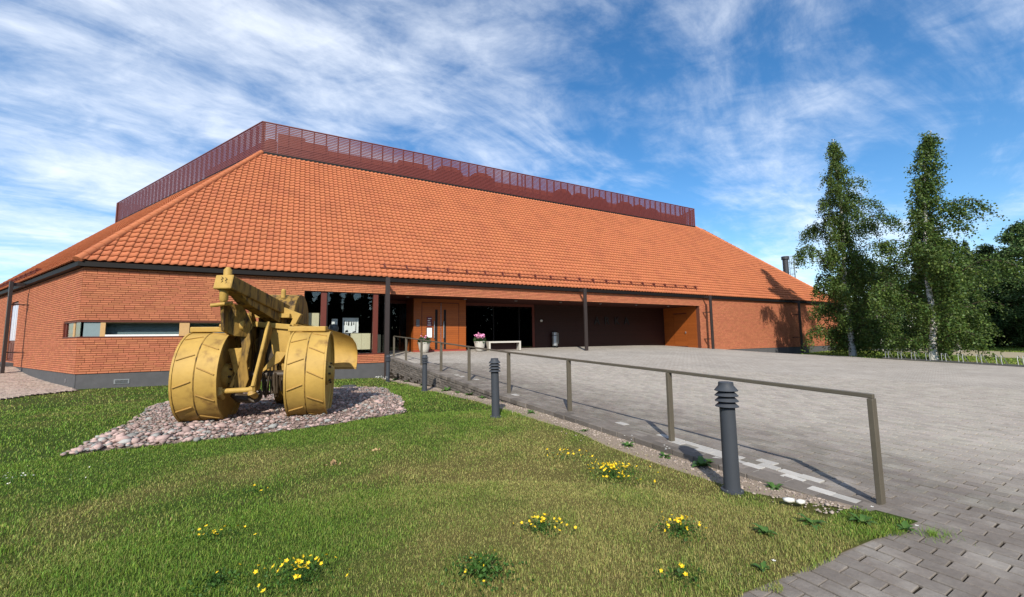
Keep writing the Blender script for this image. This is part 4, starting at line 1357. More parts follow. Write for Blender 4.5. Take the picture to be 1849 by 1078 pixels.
# left fork arm: wide head, waist, swelling foot; shaped plate with real thickness
arm = [(-.74, 2.22), (-.02, 2.20), (.34, 1.86), (.30, 1.62), (.22, 1.48), (.24, 1.1), (.32, .74), (.12, .56), (-.14, .57), (-.20, .74), (.02, 1.05), (.06, 1.36), (-.06, 1.55), (-.64, 1.70)]
plate('fork_arm', [(-.50, v, z) for v, z in arm], (.055, 0, 0), yellow_dirty_shade_m)
plate('fork_arm', [(-.30, v * .9 + .05, z) for v, z in arm[1:-1]], (.05, 0, 0), yellow_dirty_shade_m)
edge = [(-.30, -.02, 2.02), (-.24, .02, 1.80), (-.31, -.10, 1.55), (-.32, -.08, 1.30), (-.34, -.12, 1.06), (-.40, -.22, .80), (-.44, -.26, .64)]
m_ = MB(); m_.tube(edge, .030, 8); m_.build('arm_edge', yellow_m, G, smooth=True)
# face plates closing the fork arm towards the front
plate('arm_face', [(-.50, -.55, 2.22), (-.25, -.45, 2.18), (-.16, -.25, 1.83), (-.22, -.25, 1.58), (-.36, -.42, 1.60), (-.52, -.55, 1.70)], (.01, .05, 0), yellow_dirty_shade_m)
plate('arm_web', [(-.36, -.25, 1.75), (-.18, -.25, 1.80), (-.15, -.25, 1.45), (-.20, -.25, 1.1), (-.15, -.25, .78), (-.22, -.25, .56), (-.42, -.25, .56), (-.43, -.25, .72), (-.33, -.25, 1.0), (-.29, -.25, 1.35)], (0, .05, 0), yellow_dirty_shade_m)
plate('gusset', [(-.55, -.20, 1.36), (-.30, -.22, 1.38), (-.31, -.20, 1.20), (-.40, -.20, .84)], (0, .04, 0), yellow_m)
# boss discs on the arm
for x in (-.47, -.30):
    m_ = MB(); m_.lathe([(0, -.03), (.10, -.03), (.10, .03), (0, .03)], 18, (x + .03, -.30, 1.80), 'x'); m_.build('boss', yellow_m, G, smooth=True)
m_ = MB(); m_.tube([(-.66, -.30, 1.80), (-.22, -.30, 1.80)], .035, 10); m_.build('boss_pin', weld_m, G, smooth=True)
# right fork arm
ra = [(-.05, 1.89), (.17, 1.72), (-.16, 1.26), (-.34, .84), (-.40, .60), (-.64, .58), (-.66, .70), (-.50, 1.0), (-.36, 1.28), (-.20, 1.60)]
plate('fork_arm', [(.055, v, z) for v, z in ra], (.05, 0, 0), yellow_dirty_shade_m)
m_ = MB(); m_.tube([(.085, -.06, 1.87), (.09, -.22, 1.58), (.085, -.38, 1.27), (.075, -.52, .98), (.065, -.665, .68)], .032, 8); m_.build('arm_edge', yellow_m, G, smooth=True)
# foot bar between the arms
m_ = MB(); m_.tube([(-.52, -.55, .60), (.10, -.60, .62)], .048, 12); m_.build('foot_bar', yellow_m, G, smooth=True)
for x in (-.47, .07):
    m_ = MB(); m_.tube([(x - .05, -.55, .66), (x - .03, -.60, .55), (x, -.50, .48)], [.06, .075, .05], 10); m_.build('foot', yellow_m, G, smooth=True)
m_ = MB(); m_.tube([(-.40, -.30, .52), (-.28, -.28, .44), (-.10, -.28, .42), (.08, -.28, .50)], [.05, .09, .09, .05], 10); m_.build('sump', grease_m, G, smooth=True)
# body plates
plate('body_plate', [(.0, .20, 1.80), (.41, .20, 1.78), (.48, .20, 1.24), (.26, .20, .98), (.11, .20, 1.25)], (0, .06, 0), yellow_m)
plate('body_side', [(.40, .22, 1.80), (.40, .95, 1.86), (.42, .95, 1.05), (.46, .22, 1.22)], (.03, 0, 0), yellow_dirty_shade_m)
plate('body_side', [(-.40, .28, 1.86), (-.40, 1.0, 1.9), (-.40, 1.0, 1.0), (-.36, .28, 1.1)], (.03, 0, 0), yellow_dirty_shade_m)
plate('strut', [(-.01, -.16, .86), (.16, .0, 1.18), (.22, .06, 1.29), (.40, .08, 1.26), (.30, .04, 1.08), (.08, -.12, .93)], (.01, .04, .0), yellow_m)
plate('strut', [(.30, .1, 1.06), (.38, .1, 1.02), (.37, .1, .78), (.42, .1, .60), (.37, .1, .60), (.33, .1, .80)], (0, .04, 0), yellow_m)
m_ = MB(); m_.box(-.06, .39, .30, .95, .72, 1.74); m_.build('gear_case', grease_m, G, bevel=.03)
for k in range(5):
    m_ = MB(); m_.box(.0 + .07 * k, .04 + .07 * k, .262, .30, .80, 1.0 + .05 * (k % 2)); m_.build('cooling_fin', yellow_dirty_shade_m, G)
# hydraulic ram leaning between the arms
m_ = MB(); m_.tube([(-.19, .2, .80), (-.11, .12, 1.25)], .075, 12); m_.tube([(-.11, .12, 1.25), (-.04, .06, 1.72)], .05, 12); m_.build('ram', grease_m, G, smooth=True)
plate('ram_guard', [(-.28, .3, 1.52), (-.06, .3, 1.68), (-.05, .3, 1.0), (-.17, .3, .72)], (.03, .05, 0), yellow_dirty_shade_m)
# top plate wedge and hood
plate('top_plate', [(-.50, .32, 1.98), (.36, .32, 1.98), (.40, .95, 2.02), (-.46, .95, 2.02)], (0, 0, .09), yellow_m)
plate('shoulder', [(.10, .40, 2.26), (.56, .40, 2.06), (.52, .40, 1.98), (.42, .40, 1.76), (.33, .40, 1.78), (.40, .40, 1.97), (.06, .40, 1.99)], (0, .16, 0), yellow_m)
m_ = MB(); m_.bar((.36, .30, 1.74), (.37, .30, 1.48), .09, .10); m_.build('hinge_block', grease_m, G, bevel=.01)
m_ = MB(); n = 14; cu, cv, zc, r_ = -.02, 1.35, 1.95, .62
for x0, x1 in ((-.36, .34),):
    poly = [(x0, cv - r_ * math.cos(math.pi * k / n) * 1.05, zc + r_ * math.sin(math.pi * k / n)) for k in range(n + 1)] + [(x0, cv + r_, 1.5), (x0, cv - r_, 1.5)]
    m_.extrude(poly, (x1 - x0, 0, 0))
m_.build('hood', yellow_dirty_shade_m, G, bevel=.03, seg=2, smooth=True)
m_ = MB(); m_.tube([(.03, 1.0, 2.46), (.03, 1.0, 2.63), (.03, 1.0, 2.66)], [.05, .05, .025], 12); m_.build('rear_pin', yellow_m, G, smooth=True)
m_ = MB(); m_.bar((-.30, 1.0, 1.3), (-.30, 1.95, .80), .08, .12); m_.build('rear_fork', yellow_dirty_shade_m, G, bevel=.01)
m_ = MB(); m_.bar((.42, 1.0, 1.3), (.42, 1.95, .80), .08, .12); m_.build('rear_fork', yellow_dirty_shade_m, G, bevel=.01)
# scraper boxes over the front wheels
for x0, x1, z in ((-1.24, -.62, 1.735), (.46, 1.16, 1.735)):
    m_ = MB(); m_.box(x0, x1, -.12, .12, z - .052, z + .05); m_.build('scraper_box', yellow_m, G, bevel=.016, seg=2)
    m_ = MB(); m_.bar(((x0 + x1) / 2, .1, z), ((x0 + x1) * .22, .5, z + .10), .06, .08); m_.build('scraper_arm', yellow_dirty_shade_m, G)
# hoses, chain and ring at the back of the fork
rr = random.Random(3)
for k in range(9):
    x = .10 + .03 * k; pts = []
    for j in range(9):
        t = j / 8
        pts.append((x + .05 * math.sin(3 * t + k), -.22 + .06 * math.cos(2 * t + k * 1.3), 1.0 - .55 * math.sin(math.pi * (t * .8 + .1)) + .06 * rr.uniform(-1, 1)))
    m_ = MB(); m_.tube(pts, .016, 6); m_.build('hose', grease_m, G, smooth=True)
for k in range(5):
    m_ = MB(); m_.box(.18 + .05 * k, .26 + .05 * k, -.12, .05, .52 + .06 * (k % 3), .70 + .08 * (k % 2)); m_.build('valve_block', grease_m, G, bevel=.012)
m_ = MB(); m_.tube([(.03 + .105 * math.cos(a), -.42, .50 + .12 * math.sin(a)) for a in np.linspace(0, 2 * math.pi, 22)], .026, 8, cap=False); m_.build('tow_ring', grease_m, G, smooth=True)
# curved mouldboard blade sticking out to the right
m_ = MB(); NX, NZ = 14, 12
topz = lambda u: np.interp(u, [.34, 1.0, 1.38, 1.52, 1.60], [1.90, 1.75, 1.63, 1.54, 1.42])
botz = lambda u: np.interp(u, [.34, 1.45, 1.60], [.90, .84, .86])
vs = []; us = list(np.linspace(.34, 1.40, NX - 4)) + [1.46, 1.52, 1.57, 1.60]
for layer in (0, .035):
    for u in us:
        for j in range(NZ):
            t = j / (NZ - 1); z = botz(u) + (topz(u) - botz(u)) * t
            v = 1.28 - .30 * (2 * t - 1) ** 2 * (1 if t > .5 else .45) + layer - .05 * (u > 1.5) * (u - 1.5) / .1
            vs.append((u, v, z))
nl = NX * NZ; fs = []
for i in range(NX - 1):
    for j in range(NZ - 1):
        a = i * NZ + j; fs += [(a, a + NZ, a + NZ + 1, a + 1), (nl + a, nl + a + 1, nl + a + NZ + 1, nl + a + NZ)]
for i in range(NX - 1):
    for j in (0, NZ - 1):
        a = i * NZ + j; fs.append((a, nl + a, nl + a + NZ, a + NZ))
for i in (0, NX - 1):
    for j in range(NZ - 1):
        a = i * NZ + j; fs.append((a, a + 1, nl + a + 1, nl + a))
m_.add(vs, fs); m_.build('blade', yellow_m, G, weld=True, smooth=True)
m_ = MB(); m_.bar((.9, 1.18, .86), (1.60, 1.14, .85), .05, .05); m_.build('cutting_edge', weld_m, G)
m_ = MB(); m_.bar((.40, 1.32, 1.5), (1.3, 1.36, 1.4), .10, .10); m_.build('blade_arm', yellow_dirty_shade_m, G)

# ------------------------------------------------------------------ stone bed
bedc = BED.mean(0)
bmz = lambda x, y: zg(x, y) + .03 + .05 * np.clip(poly_dist(x, y, BED) / .8, 0, 1)
gx_, gy_ = np.meshgrid(np.arange(-9.6, -1.6, .2), np.arange(5.2, 14.4, .2))
bm = bmesh.new(); ring = []
for i in range(len(BED)):
    a, b_ = BED[i], BED[(i + 1) % len(BED)]
    for t in (0, .25, .5, .75):
        p = a + (b_ - a) * t; nrm = (p - bedc) / np.linalg.norm(p - bedc); p = p + nrm * (vnoise(p[0], p[1], 1.7) - .5) * .35
        ring.append(p)
RING = np.array(ring)
cen = bm.verts.new((bedc[0], bedc[1], float(bmz(bedc[:1], bedc[1:])[0]) - .01)); prev = None
rows = []
for f in (.25, .5, .72, .9, 1.0):
    rows.append([bm.verts.new((*(bedc + (p - bedc) * f), 0)) for p in RING])
for r_ in rows:
    for v in r_: v.co.z = float(bmz(np.array([v.co.x]), np.array([v.co.y]))[0]) - .012
for v in rows[-1]: v.co.z = float(zg(np.array([v.co.x]), np.array([v.co.y]))[0]) - .02
n = len(RING)
for i in range(n): bm.faces.new((cen, rows[0][i], rows[0][(i + 1) % n]))
for a, b_ in zip(rows[:-1], rows[1:]):
    for i in range(n): bm.faces.new((a[i], b_[i], b_[(i + 1) % n], a[(i + 1) % n]))
bmesh.ops.recalc_face_normals(bm, faces=bm.faces[:])
me = bpy.data.meshes.new('stone_bed'); bm.to_mesh(me); bm.free()
bed = link('stone_bed', me, bedbase_m, smooth=True); bed['kind'] = 'structure'

ico_bm = bmesh.new(); bmesh.ops.create_icosphere(ico_bm, subdivisions=1, radius=1.0)
ICO_V = np.array([v.co[:] for v in ico_bm.verts]); ICO_F = np.array([[v.index for v in f.verts] for f in ico_bm.faces]); ico_bm.free()
rs = np.random.RandomState(8)


def stone_shape(r_):
    v = ICO_V * (1 + r_.uniform(-.25, .22, (len(ICO_V), 1))); v = v * np.array([1.0, r_.uniform(.62, .9), r_.uniform(.36, .58)]); return v


SH = [stone_shape(rs) for _ in range(24)]
N_ST = 26000
sx = rs.uniform(-9.6, -1.6, N_ST); sy = rs.uniform(5.2, 14.4, N_ST)
ok = in_poly(sx, sy, RING) & ~((np.hypot(sx + 5.95, sy - 8.1) < .12))
ok &= (sy < 11.6) | (rs.rand(N_ST) < .6)
sx, sy = sx[ok], sy[ok]
frontness = np.clip((7.6 - sy) / 2.0, 0, 1)
size = rs.lognormal(0, .46, len(sx)) * (.021 + .013 * frontness); size = np.clip(size, .014, .13)
sz = bmz(sx, sy) + size * .12
srot = rs.uniform(0, 6.28, len(sx)); stilt = rs.uniform(-.35, .35, (len(sx), 2)); ssh = rs.randint(0, 24, len(sx)); sgrey = rs.rand(len(sx)) < .28
show = size / np.hypot(sx, sy)
ordS = np.argsort(-show)
meshS = {}
for i in ordS[:300]:
    key = (ssh[i], sgrey[i])
    if key not in meshS:
        me = np_mesh('stone', SH[ssh[i]], tris=ICO_F, smooth=True); me.materials.append(stone_grey_m if sgrey[i] else stone_m); meshS[key] = me
    o = bpy.data.objects.new('stone', meshS[key]); COL.objects.link(o); o.parent = bed
    o.location = (sx[i], sy[i], sz[i]); o.scale = (size[i],) * 3; o.rotation_euler = (stilt[i, 0], stilt[i, 1], srot[i])


def stone_mass(name, idx, material, parent):
    V = np.array([SH[k] for k in ssh[idx]]) * size[idx][:, None, None]
    c, s = np.cos(srot[idx])[:, None], np.sin(srot[idx])[:, None]
    z = V[..., 2] + V[..., 0] * stilt[idx, 0][:, None] * .6 + V[..., 1] * stilt[idx, 1][:, None] * .6
    V2 = np.stack([V[..., 0] * c - V[..., 1] * s + sx[idx][:, None], V[..., 0] * s + V[..., 1] * c + sy[idx][:, None], z + sz[idx][:, None]], -1)
    F = (ICO_F[None] + (np.arange(len(idx)) * len(ICO_V))[:, None, None]).reshape(-1, 3)
    o = link(name, np_mesh(name, V2.reshape(-1, 3), tris=F, smooth=True), material, parent); o['kind'] = 'stuff'


rest = ordS[300:]
stone_mass('gravel', rest[~sgrey[rest]], stone_m, bed)
stone_mass('grey_gravel', rest[sgrey[rest]], stone_grey_m, bed)
# loose gravel along the wall foot
NG = 4500
gp = rs.uniform(.1, 17.5, NG); gq = EDGE - .09 - np.abs(rs.normal(0, .17, NG)) - .02
x_, y_ = rail_tf(gp, gq); sx, sy = x_, y_; size = np.clip(rs.lognormal(0, .4, NG) * .011, .005, .03)
sz = zg(sx, sy) + .016; srot = rs.uniform(0, 6.28, NG); stilt = rs.uniform(-.3, .3, (NG, 2)); ssh = rs.randint(0, 24, NG)
strip_o = bpy.data.objects['gravel_strip']
soilstone_m = mat('strip_gravel', (.30, .25, .21), .9, .15, island=.8)
stone_mass('loose_gravel', np.arange(NG), soilstone_m, strip_o)
# dark boulder by the wheel
v = SH[3] * np.array([.30, .24, .20]); me = np_mesh('boulder', v, tris=ICO_F)
bm = bmesh.new(); bm.from_mesh(me); bmesh.ops.subdivide_edges(bm, edges=bm.edges[:], cuts=1, use_grid_fill=True, smooth=.6); bm.to_mesh(me); bm.free()
o = link('boulder', me, rock_dark_m, smooth=True); o.location = (-5.35, 13.55, .02)
tag(o, 'dark rounded boulder at the back edge of the pink stone bed', 'boulder')
for k, (x, y, s_) in enumerate(((2.50, 3.90, .055), (2.58, 3.86, .045))):
    me = np_mesh('stone', SH[5 + k] * s_, tris=ICO_F, smooth=True); o = link('stone', me, petal_w_m); o.location = (x, y, .045)
    tag(o, ('larger', 'smaller')[k] + ' of two chalk white stones by the near paving kerb', 'stone', group='white stones by the kerb')

# ------------------------------------------------------------------ handrail
hr = thing('handrail', 'long bronze coloured flat steel handrail on posts along the paving edge', 'handrail', (P1[0], P1[1], 0), math.atan2(RD[1], RD[0]))
for t, z in zip(POST_T, POST_Z):
    m_ = MB(); m_.box(t - .022, t + .022, -.042, .042, z - .1, z + .965); m_.build('post', rail_m, hr, bevel=.004)
pts = [(-.02, POST_Z[0] + .985)] + [(t, z + .985) for t, z in zip(POST_T[1:], POST_Z[1:])]
for a, b_ in zip(pts[:-1], pts[1:]):
    m_ = MB(); m_.bar((a[0], 0, a[1]), (b_[0] + .001, 0, b_[1]), .050, .040); m_.build('rail', rail_m, hr, bevel=.005)
m_ = MB(); m_.bar((18.2, 0, POST_Z[-1] + .45), (18.2, -1.5, POST_Z[-1] + .45), .03, .03)
# ------------------------------------------------------------------ bollard lamps
BZ = [(2.20, 4.31, -.02), (-.33, 7.80, .085), (-2.68, 12.60, -.02), (-5.05, 16.75, -.16)]
BLAB = ['grey louvred bollard lamp nearest the end post of the handrail', 'grey louvred bollard lamp on the lawn beside the weedy middle of the block wall',
        'grey louvred bollard lamp casting its shadow on the tall part of the block wall', 'grey louvred bollard lamp right beside the building corner and dark column']
bol = thing('bollard_lamp', BLAB[0], 'bollard lamp', BZ[0], 0, 'bollard lamps along the handrail wall')
m_ = MB(); m_.lathe([(0, -.03), (.105, -.03), (.105, .018), (.078, .022), (.076, .05), (.073, .70), (.073, .826), (.05, .83)], 28); m_.build('post', boll_m, bol, smooth=True)
m_ = MB(); m_.lathe([(.058, .82), (.058, 1.03)], 24); m_.build('inner_lamp', boll_in_m, bol, smooth=True)
for k in range(3):
    z = .838 + k * .054
    m_ = MB(); m_.lathe([(.058, z + .014), (.108, z), (.112, z + .003), (.112, z + .006), (.076, z + .042), (.058, z + .044)], 28); m_.build('louvre', boll_m, bol, smooth=True)
m_ = MB(); m_.lathe([(.058, 1.008), (.108, .998), (.112, 1.001), (.112, 1.004), (.073, 1.052), (.071, 1.083), (.066, 1.088), (0, 1.089)], 28); m_.build('cap', boll_m, bol, smooth=True)
for k in range(4):
    m_ = MB(); a = .6 + k * math.pi / 2; m_.lathe([(.009, 0), (.009, .028), (0, .03)], 6, (.092 * math.cos(a), .092 * math.sin(a), 0)); m_.build('bolt', galv_m, bol)
for k in range(1, 4):
    c_ = copy_tree(bol); c_.location = BZ[k]; c_['label'] = BLAB[k]; c_.rotation_euler = (0, 0, k * .7)
    if k == 1: c_.rotation_euler = (0, R(-1.0), .7)

# ------------------------------------------------------------------ planters, bench and bin by the entrance
def terrace_at(s, d):
    w = bw(s, d); return (w[0], w[1], float(zt(w[:1], w[1:])[0]) + .01)


def planter(loc, label, flowers):
    t = thing('planter', label, 'planter', loc, 0, 'white planters by the entrance')
    m_ = MB(); m_.lathe([(0, 0), (.17, 0), (.20, .02), (.27, .22), (.32, .50), (.335, .56), (.31, .56), (.29, .50), (0, .50)], 24); m_.build('pot', pot_m, t, smooth=True)
    rr = np.random.RandomState(int(abs(loc[0]) * 10))
    def blobs(n, col, name, zr, rmax, sz_):
        vs = []; fs = []
        for _ in range(n):
            a = rr.uniform(0, 6.28); r_ = rmax * math.sqrt(rr.rand()); h = zr[0] + rr.rand() * (zr[1] - zr[0]) * (1 - .4 * r_ / rmax)
            c = np.array([math.cos(a) * r_, math.sin(a) * r_, h]); u = rr.normal(size=3); u /= np.linalg.norm(u); w_ = np.cross(u, rr.normal(size=3)); w_ /= np.linalg.norm(w_)
            k = len(vs); s_ = sz_ * rr.uniform(.6, 1.3)
            vs += [c - u * s_, c + w_ * s_ * .7, c + u * s_, c - w_ * s_ * .7]; fs.append((k, k + 1, k + 2, k + 3))
        MB().add(vs, fs).build(name, col, t)
    blobs(260, green_dk_m, 'foliage', (.48, .92), .34, .07)
    blobs(flowers, pink_m, 'flowers', (.72, 1.08), .30, .055)


planter(terrace_at(13.05, .95), 'white tapered planter with dark plants in front of the left door leaf', 18)
planter(terrace_at(16.25, .9), 'white tapered planter full of pink flowers beside the bench', 120)
bx = terrace_at(17.85, 1.05)
ben = thing('bench', 'white slab sided bench with dark slats in front of the dark glass', 'bench', bx, BROT + R(-6))
for x in (-.95, .95):
    m_ = MB(); m_.box(x - .05, x + .05, -.26, .26, 0, .55); m_.build('side_panel', pot_m, ben, bevel=.01)
for k in range(4):
    m_ = MB(); m_.box(-.90, .90, -.24 + k * .125, -.14 + k * .125, .44, .48); m_.build('slat', wood_dark_m, ben)
m_ = MB(); m_.box(-.9, .9, -.255, -.235, .46, .55); m_.build('front_rail', pot_m, ben)
m_ = MB(); m_.box(-.9, .9, .2, .24, .05, .44); m_.build('back_panel', wood_dark_m, ben)
bn_ = thing('litter_bin', 'grey steel litter bin with a dark slot against the dark boarded wall', 'bin', terrace_at(22.9, 3.15), BROT)
m_ = MB(); m_.lathe([(0, .12), (.20, .12), (.20, .80), (.19, .81), (0, .81)], 20); m_.build('body', steel_m, bn_, smooth=True)
m_ = MB(); m_.lathe([(.20, .85), (.20, 1.02), (0, 1.06)], 20); m_.build('lid', steel_m, bn_, smooth=True)
m_ = MB(); m_.lathe([(.17, .80), (.17, .86)], 16); m_.build('slot', black_m, bn_)
m_ = MB(); m_.box(.22, .28, -.06, .06, .25, 1.0); m_.box(-.1, .25, .1, .16, .0, .6); m_.build('stand', galv_m, bn_)
m_ = MB(); m_.lathe([(0, 0), (.22, 0), (.22, .03), (.05, .06), (.05, .14)], 16); m_.build('foot', black_m, bn_)

# ------------------------------------------------------------------ bicycle rack
rk = thing('bike_rack', 'low galvanised bicycle rack of paired hoops along the lawn edge', 'bicycle rack', (22.05, 17.2, 0), 0)
zr = lambda y: float(zt(np.array([22.0]), np.array([17.2 + y]))[0])
m_ = MB(); m_.bar((0, -1.2, zr(-1.2) + .05), (.12, 7.6, zr(7.6) + .05), .05, .09); m_.build('base_rail', galv_m, rk)
for k in range(11):
    y = -.9 + k * .80; z = zr(y)
    for dy in (0, .20):
        m_ = MB(); m_.tube([(.01, y + dy, z + .06), (.05, y + dy + .05, z + .30), (.10, y + dy + .09, z + .46), (.16, y + dy + .10, z + .47), (.34, y + dy + .06, z + .05)], .014, 6); m_.build('hoop', galv_m, rk, smooth=True)

# ------------------------------------------------------------------ flue behind the building
ch = thing('flue', 'dark round metal flue with a caged ladder rising behind the tiled roof', 'chimney', (32.2, 47.6, 1.55), 0)
m_ = MB(); m_.tube([(0, 0, 0), (0, 0, 8.75)], .30, 18); m_.build('pipe', chim_m, ch, smooth=True)
m_ = MB(); m_.lathe([(.30, 8.7), (.40, 8.75), (.40, 9.1), (.30, 9.12)], 18); m_.build('collar', chim_m, ch, smooth=True)
m_ = MB()
for k in range(7):
    a = -1.2 + k * .5; m_.tube([(.62 + .36 * math.cos(a), .36 * math.sin(a), 5.5), (.62 + .36 * math.cos(a), .36 * math.sin(a), 9.2)], .018, 5)
for z in np.arange(5.6, 9.3, .7): m_.tube([(.62 + .36 * math.cos(a), .36 * math.sin(a), z) for a in np.linspace(-2.4, 2.4, 12)], .018, 5)
m_.build('ladder_cage', galv_m, ch)
m_ = MB()
for x in (-.2, .2): m_.tube([(.36, x, 0), (.36, x, 9.1)], .02, 5)
for z in np.arange(.3, 9, .3): m_.tube([(.36, -.2, z), (.36, .2, z)], .014, 5)
m_.build('ladder', galv_m, ch)

# ------------------------------------------------------------------ trees
def leaf_quads(C, size, rs_, droop=.5):
    """diamond leaves at points C"""
    n = len(C)
    u = rs_.normal(size=(n, 3)); u[:, 2] -= droop * 1.5; u /= np.linalg.norm(u, axis=1)[:, None]
    w = np.cross(u, rs_.normal(size=(n, 3))); w /= np.linalg.norm(w, axis=1)[:, None] + 1e-9
    s = size * rs_.uniform(.6, 1.35, n)[:, None]
    V = np.stack([C, C + u * s * .55 + w * s * .40, C + u * s * 1.1, C + u * s * .55 - w * s * .40], 1).reshape(-1, 3)
    F = np.arange(n * 4).reshape(n, 4)
    return V, F


def birch(loc, H, prof, seed, label, lean=(0, 0), bend=0.0, nb=70, leaf=.105, dens=1.0, r0=.15, wind=.25, group=None, base=.1, leafm=None, cat='tree', side=None, name='birch_tree'):
    """prof: list of (height fraction, crown radius). Hanging twigs make the curtain-like outline of a silver birch."""
    rs_ = np.random.RandomState(seed)
    t = thing(name, label, cat, loc, 0, group)
    hs = np.linspace(0, 1, 14)
    tx = lean[0] * hs + bend * np.clip(hs - .8, 0, 1) ** 2 * 25 + .12 * np.sin(hs * 9 + seed)
    ty = lean[1] * hs + .12 * np.cos(hs * 8 + seed)
    tr = np.c_[tx, ty, hs * H * (1 - .02 * abs(bend))]
    tr[:2, :2] = tr[:2, :2] * .3
    rad = [max(.012, r0 * (1 - h) ** .8 * (1.25 if h == 0 else 1)) for h in hs]
    m_ = MB(); m_.tube(tr, rad, 10); m_.build('trunk', bark_m if leafm is not trunk_m else trunk_m, t, smooth=True)
    at = lambda h: np.array([np.interp(h, hs, tr[:, k]) for k in range(3)])
    pf = lambda h: np.interp(h, [p[0] for p in prof], [p[1] for p in prof])
    limbs = MB(); C = []; TN_ = []
    for b in range(nb):
        h = base + (1 - base) * ((b + rs_.rand()) / nb) ** .92
        a = b * 2.399 + rs_.uniform(-.4, .4)
        Rr = pf(h) * rs_.choice([rs_.uniform(.35, .7), rs_.uniform(.75, 1.3)])
        if side is not None:                      # one sided swellings of the outline
            for (sh, sa, sw, sr) in side:
                Rr += sr * math.exp(-((h - sh) / sw) ** 2) * max(0, math.cos(a - sa)) ** 2
        o = at(max(h - .10 * (1 - h) - .02, .05)); rise = Rr * rs_.uniform(.25, .75)
        n = max(6, int(Rr * 6)); pts = []
        for j in range(n + 1):
            s = j / n
            z = rise * math.sin(s * math.pi * .62) * 1.05 - Rr * .55 * max(0, s - .55) ** 1.6
            x = Rr * s ** .92
            pts.append(o + np.array([math.cos(a) * x + wind * Rr * .35 * s * s, math.sin(a) * x, z]))
        pts = np.array(pts)
        limbs.tube(pts[::2] if n > 8 else pts, [max(.006, .030 * (1 - k / len(pts)) * min(1, Rr / 2)) for k in range(len(pts[::2] if n > 8 else pts))], 4, cap=False)
        # hanging twigs
        for j in range(1, n + 1):
            if pts[j][2] < .25: continue
            s = j / n
            ntw = rs_.poisson(4.6 * dens * (.45 + .8 * s))
            for _ in range(ntw):
                st = pts[j] + rs_.normal(0, .13, 3)
                ln = rs_.uniform(.2, 1.2) * (.4 + .6 * min(1, Rr / 1.5)) * (1 if h < .85 else .6)
                k = max(4, int(ln / .06))
                q = np.linspace(0, 1, k)[:, None]
                d = np.array([math.cos(a) * .25 + wind * .8, math.sin(a) * .25, -1.0]) + rs_.normal(0, .18, 3)
                line = st + q * d * ln + np.array([wind, 0, 0]) * (q ** 2) * ln * .35
                C.append(line + rs_.normal(0, .045, line.shape)); TN_.append(np.full(k, rs_.rand() ** 1.5))
    for h in np.linspace(max(base + .08, .18), .97, int(H * 9)):     # short twigs hiding the stem
        a = rs_.uniform(0, 6.28); st = at(h) + np.array([math.cos(a), math.sin(a), 0]) * rs_.uniform(.05, .35); k = 8
        q = np.linspace(0, 1, k)[:, None]; line = st + q * (np.array([math.cos(a) * .4 + wind * .5, math.sin(a) * .4, -.8]) + rs_.normal(0, .2, 3)) * rs_.uniform(.3, .7)
        C.append(line + rs_.normal(0, .06, line.shape)); TN_.append(np.full(k, rs_.rand() ** 1.5))
    C = np.vstack(C); TN_ = np.concatenate(TN_)[C[:, 2] > .15]; C = C[C[:, 2] > .15]
    V, F = leaf_quads(C, leaf, rs_)
    limbs.build('limbs', twig_m, t, kind='stuff')
    link('crown', np_mesh('crown', V, quads=F, attrs={'tone': np.repeat(TN_, 4)}), leafm or leaf_m, t)
    return t


birch((24.3, 29.6, -.06), 16.2, [(0, 1.8), (.08, 2.9), (.20, 3.5), (.34, 3.6), (.45, 2.9), (.55, 2.15), (.66, 1.75), (.78, 1.15), (.88, .6), (1, .15)], 3,
      'tall silver birch with a pointed top closest to the building end', lean=(.1, 0), nb=86, base=.06, dens=2.1, r0=.20, wind=.18,
      side=[(.63, 0.1, .07, 1.5), (.27, 3.1, .08, .3), (.25, 0.2, .08, 1.3)])
birch((23.65, 23.3, -.02), 13.6, [(0, .8), (.10, 1.4), (.2, 2.4), (.32, 2.7), (.45, 2.0), (.58, 1.35), (.70, .75), (.80, .60), (.92, .40), (1, .12)], 8,
      'silver birch with a wind bent top standing behind the bicycle rack', lean=(.75, 0), bend=.6, nb=78, base=.11, dens=2.0, r0=.17, wind=.30,
      side=[(.66, -.1, .05, 1.7), (.45, 3.1, .12, .5)])
birch((36.2, 33.6, -.05), 9.3, [(0, .8), (.15, 2.2), (.35, 2.9), (.6, 2.3), (.85, 1.1), (1, .2)], 21,
      'smaller full birch with a pale trunk beyond the sandy path', nb=60, base=.14, dens=.9, r0=.15, leaf=.10, wind=.2)
birch((25.9, 31.5, -.1), 5.5, [(0, .5), (.3, 1.3), (.6, 1.1), (1, .2)], 23, 'thin young birch just behind the trunk of the tallest birch', nb=26, base=.12, dens=.7, r0=.07, leaf=.09)
birch((33.0, 37.0, -.1), 8.0, [(0, .5), (.2, 1.6), (.5, 2.0), (.8, 1.2), (1, .2)], 27, 'leafy birch in the gap between the two tall birches', nb=40, base=.2, dens=.8, r0=.09, leaf=.10)


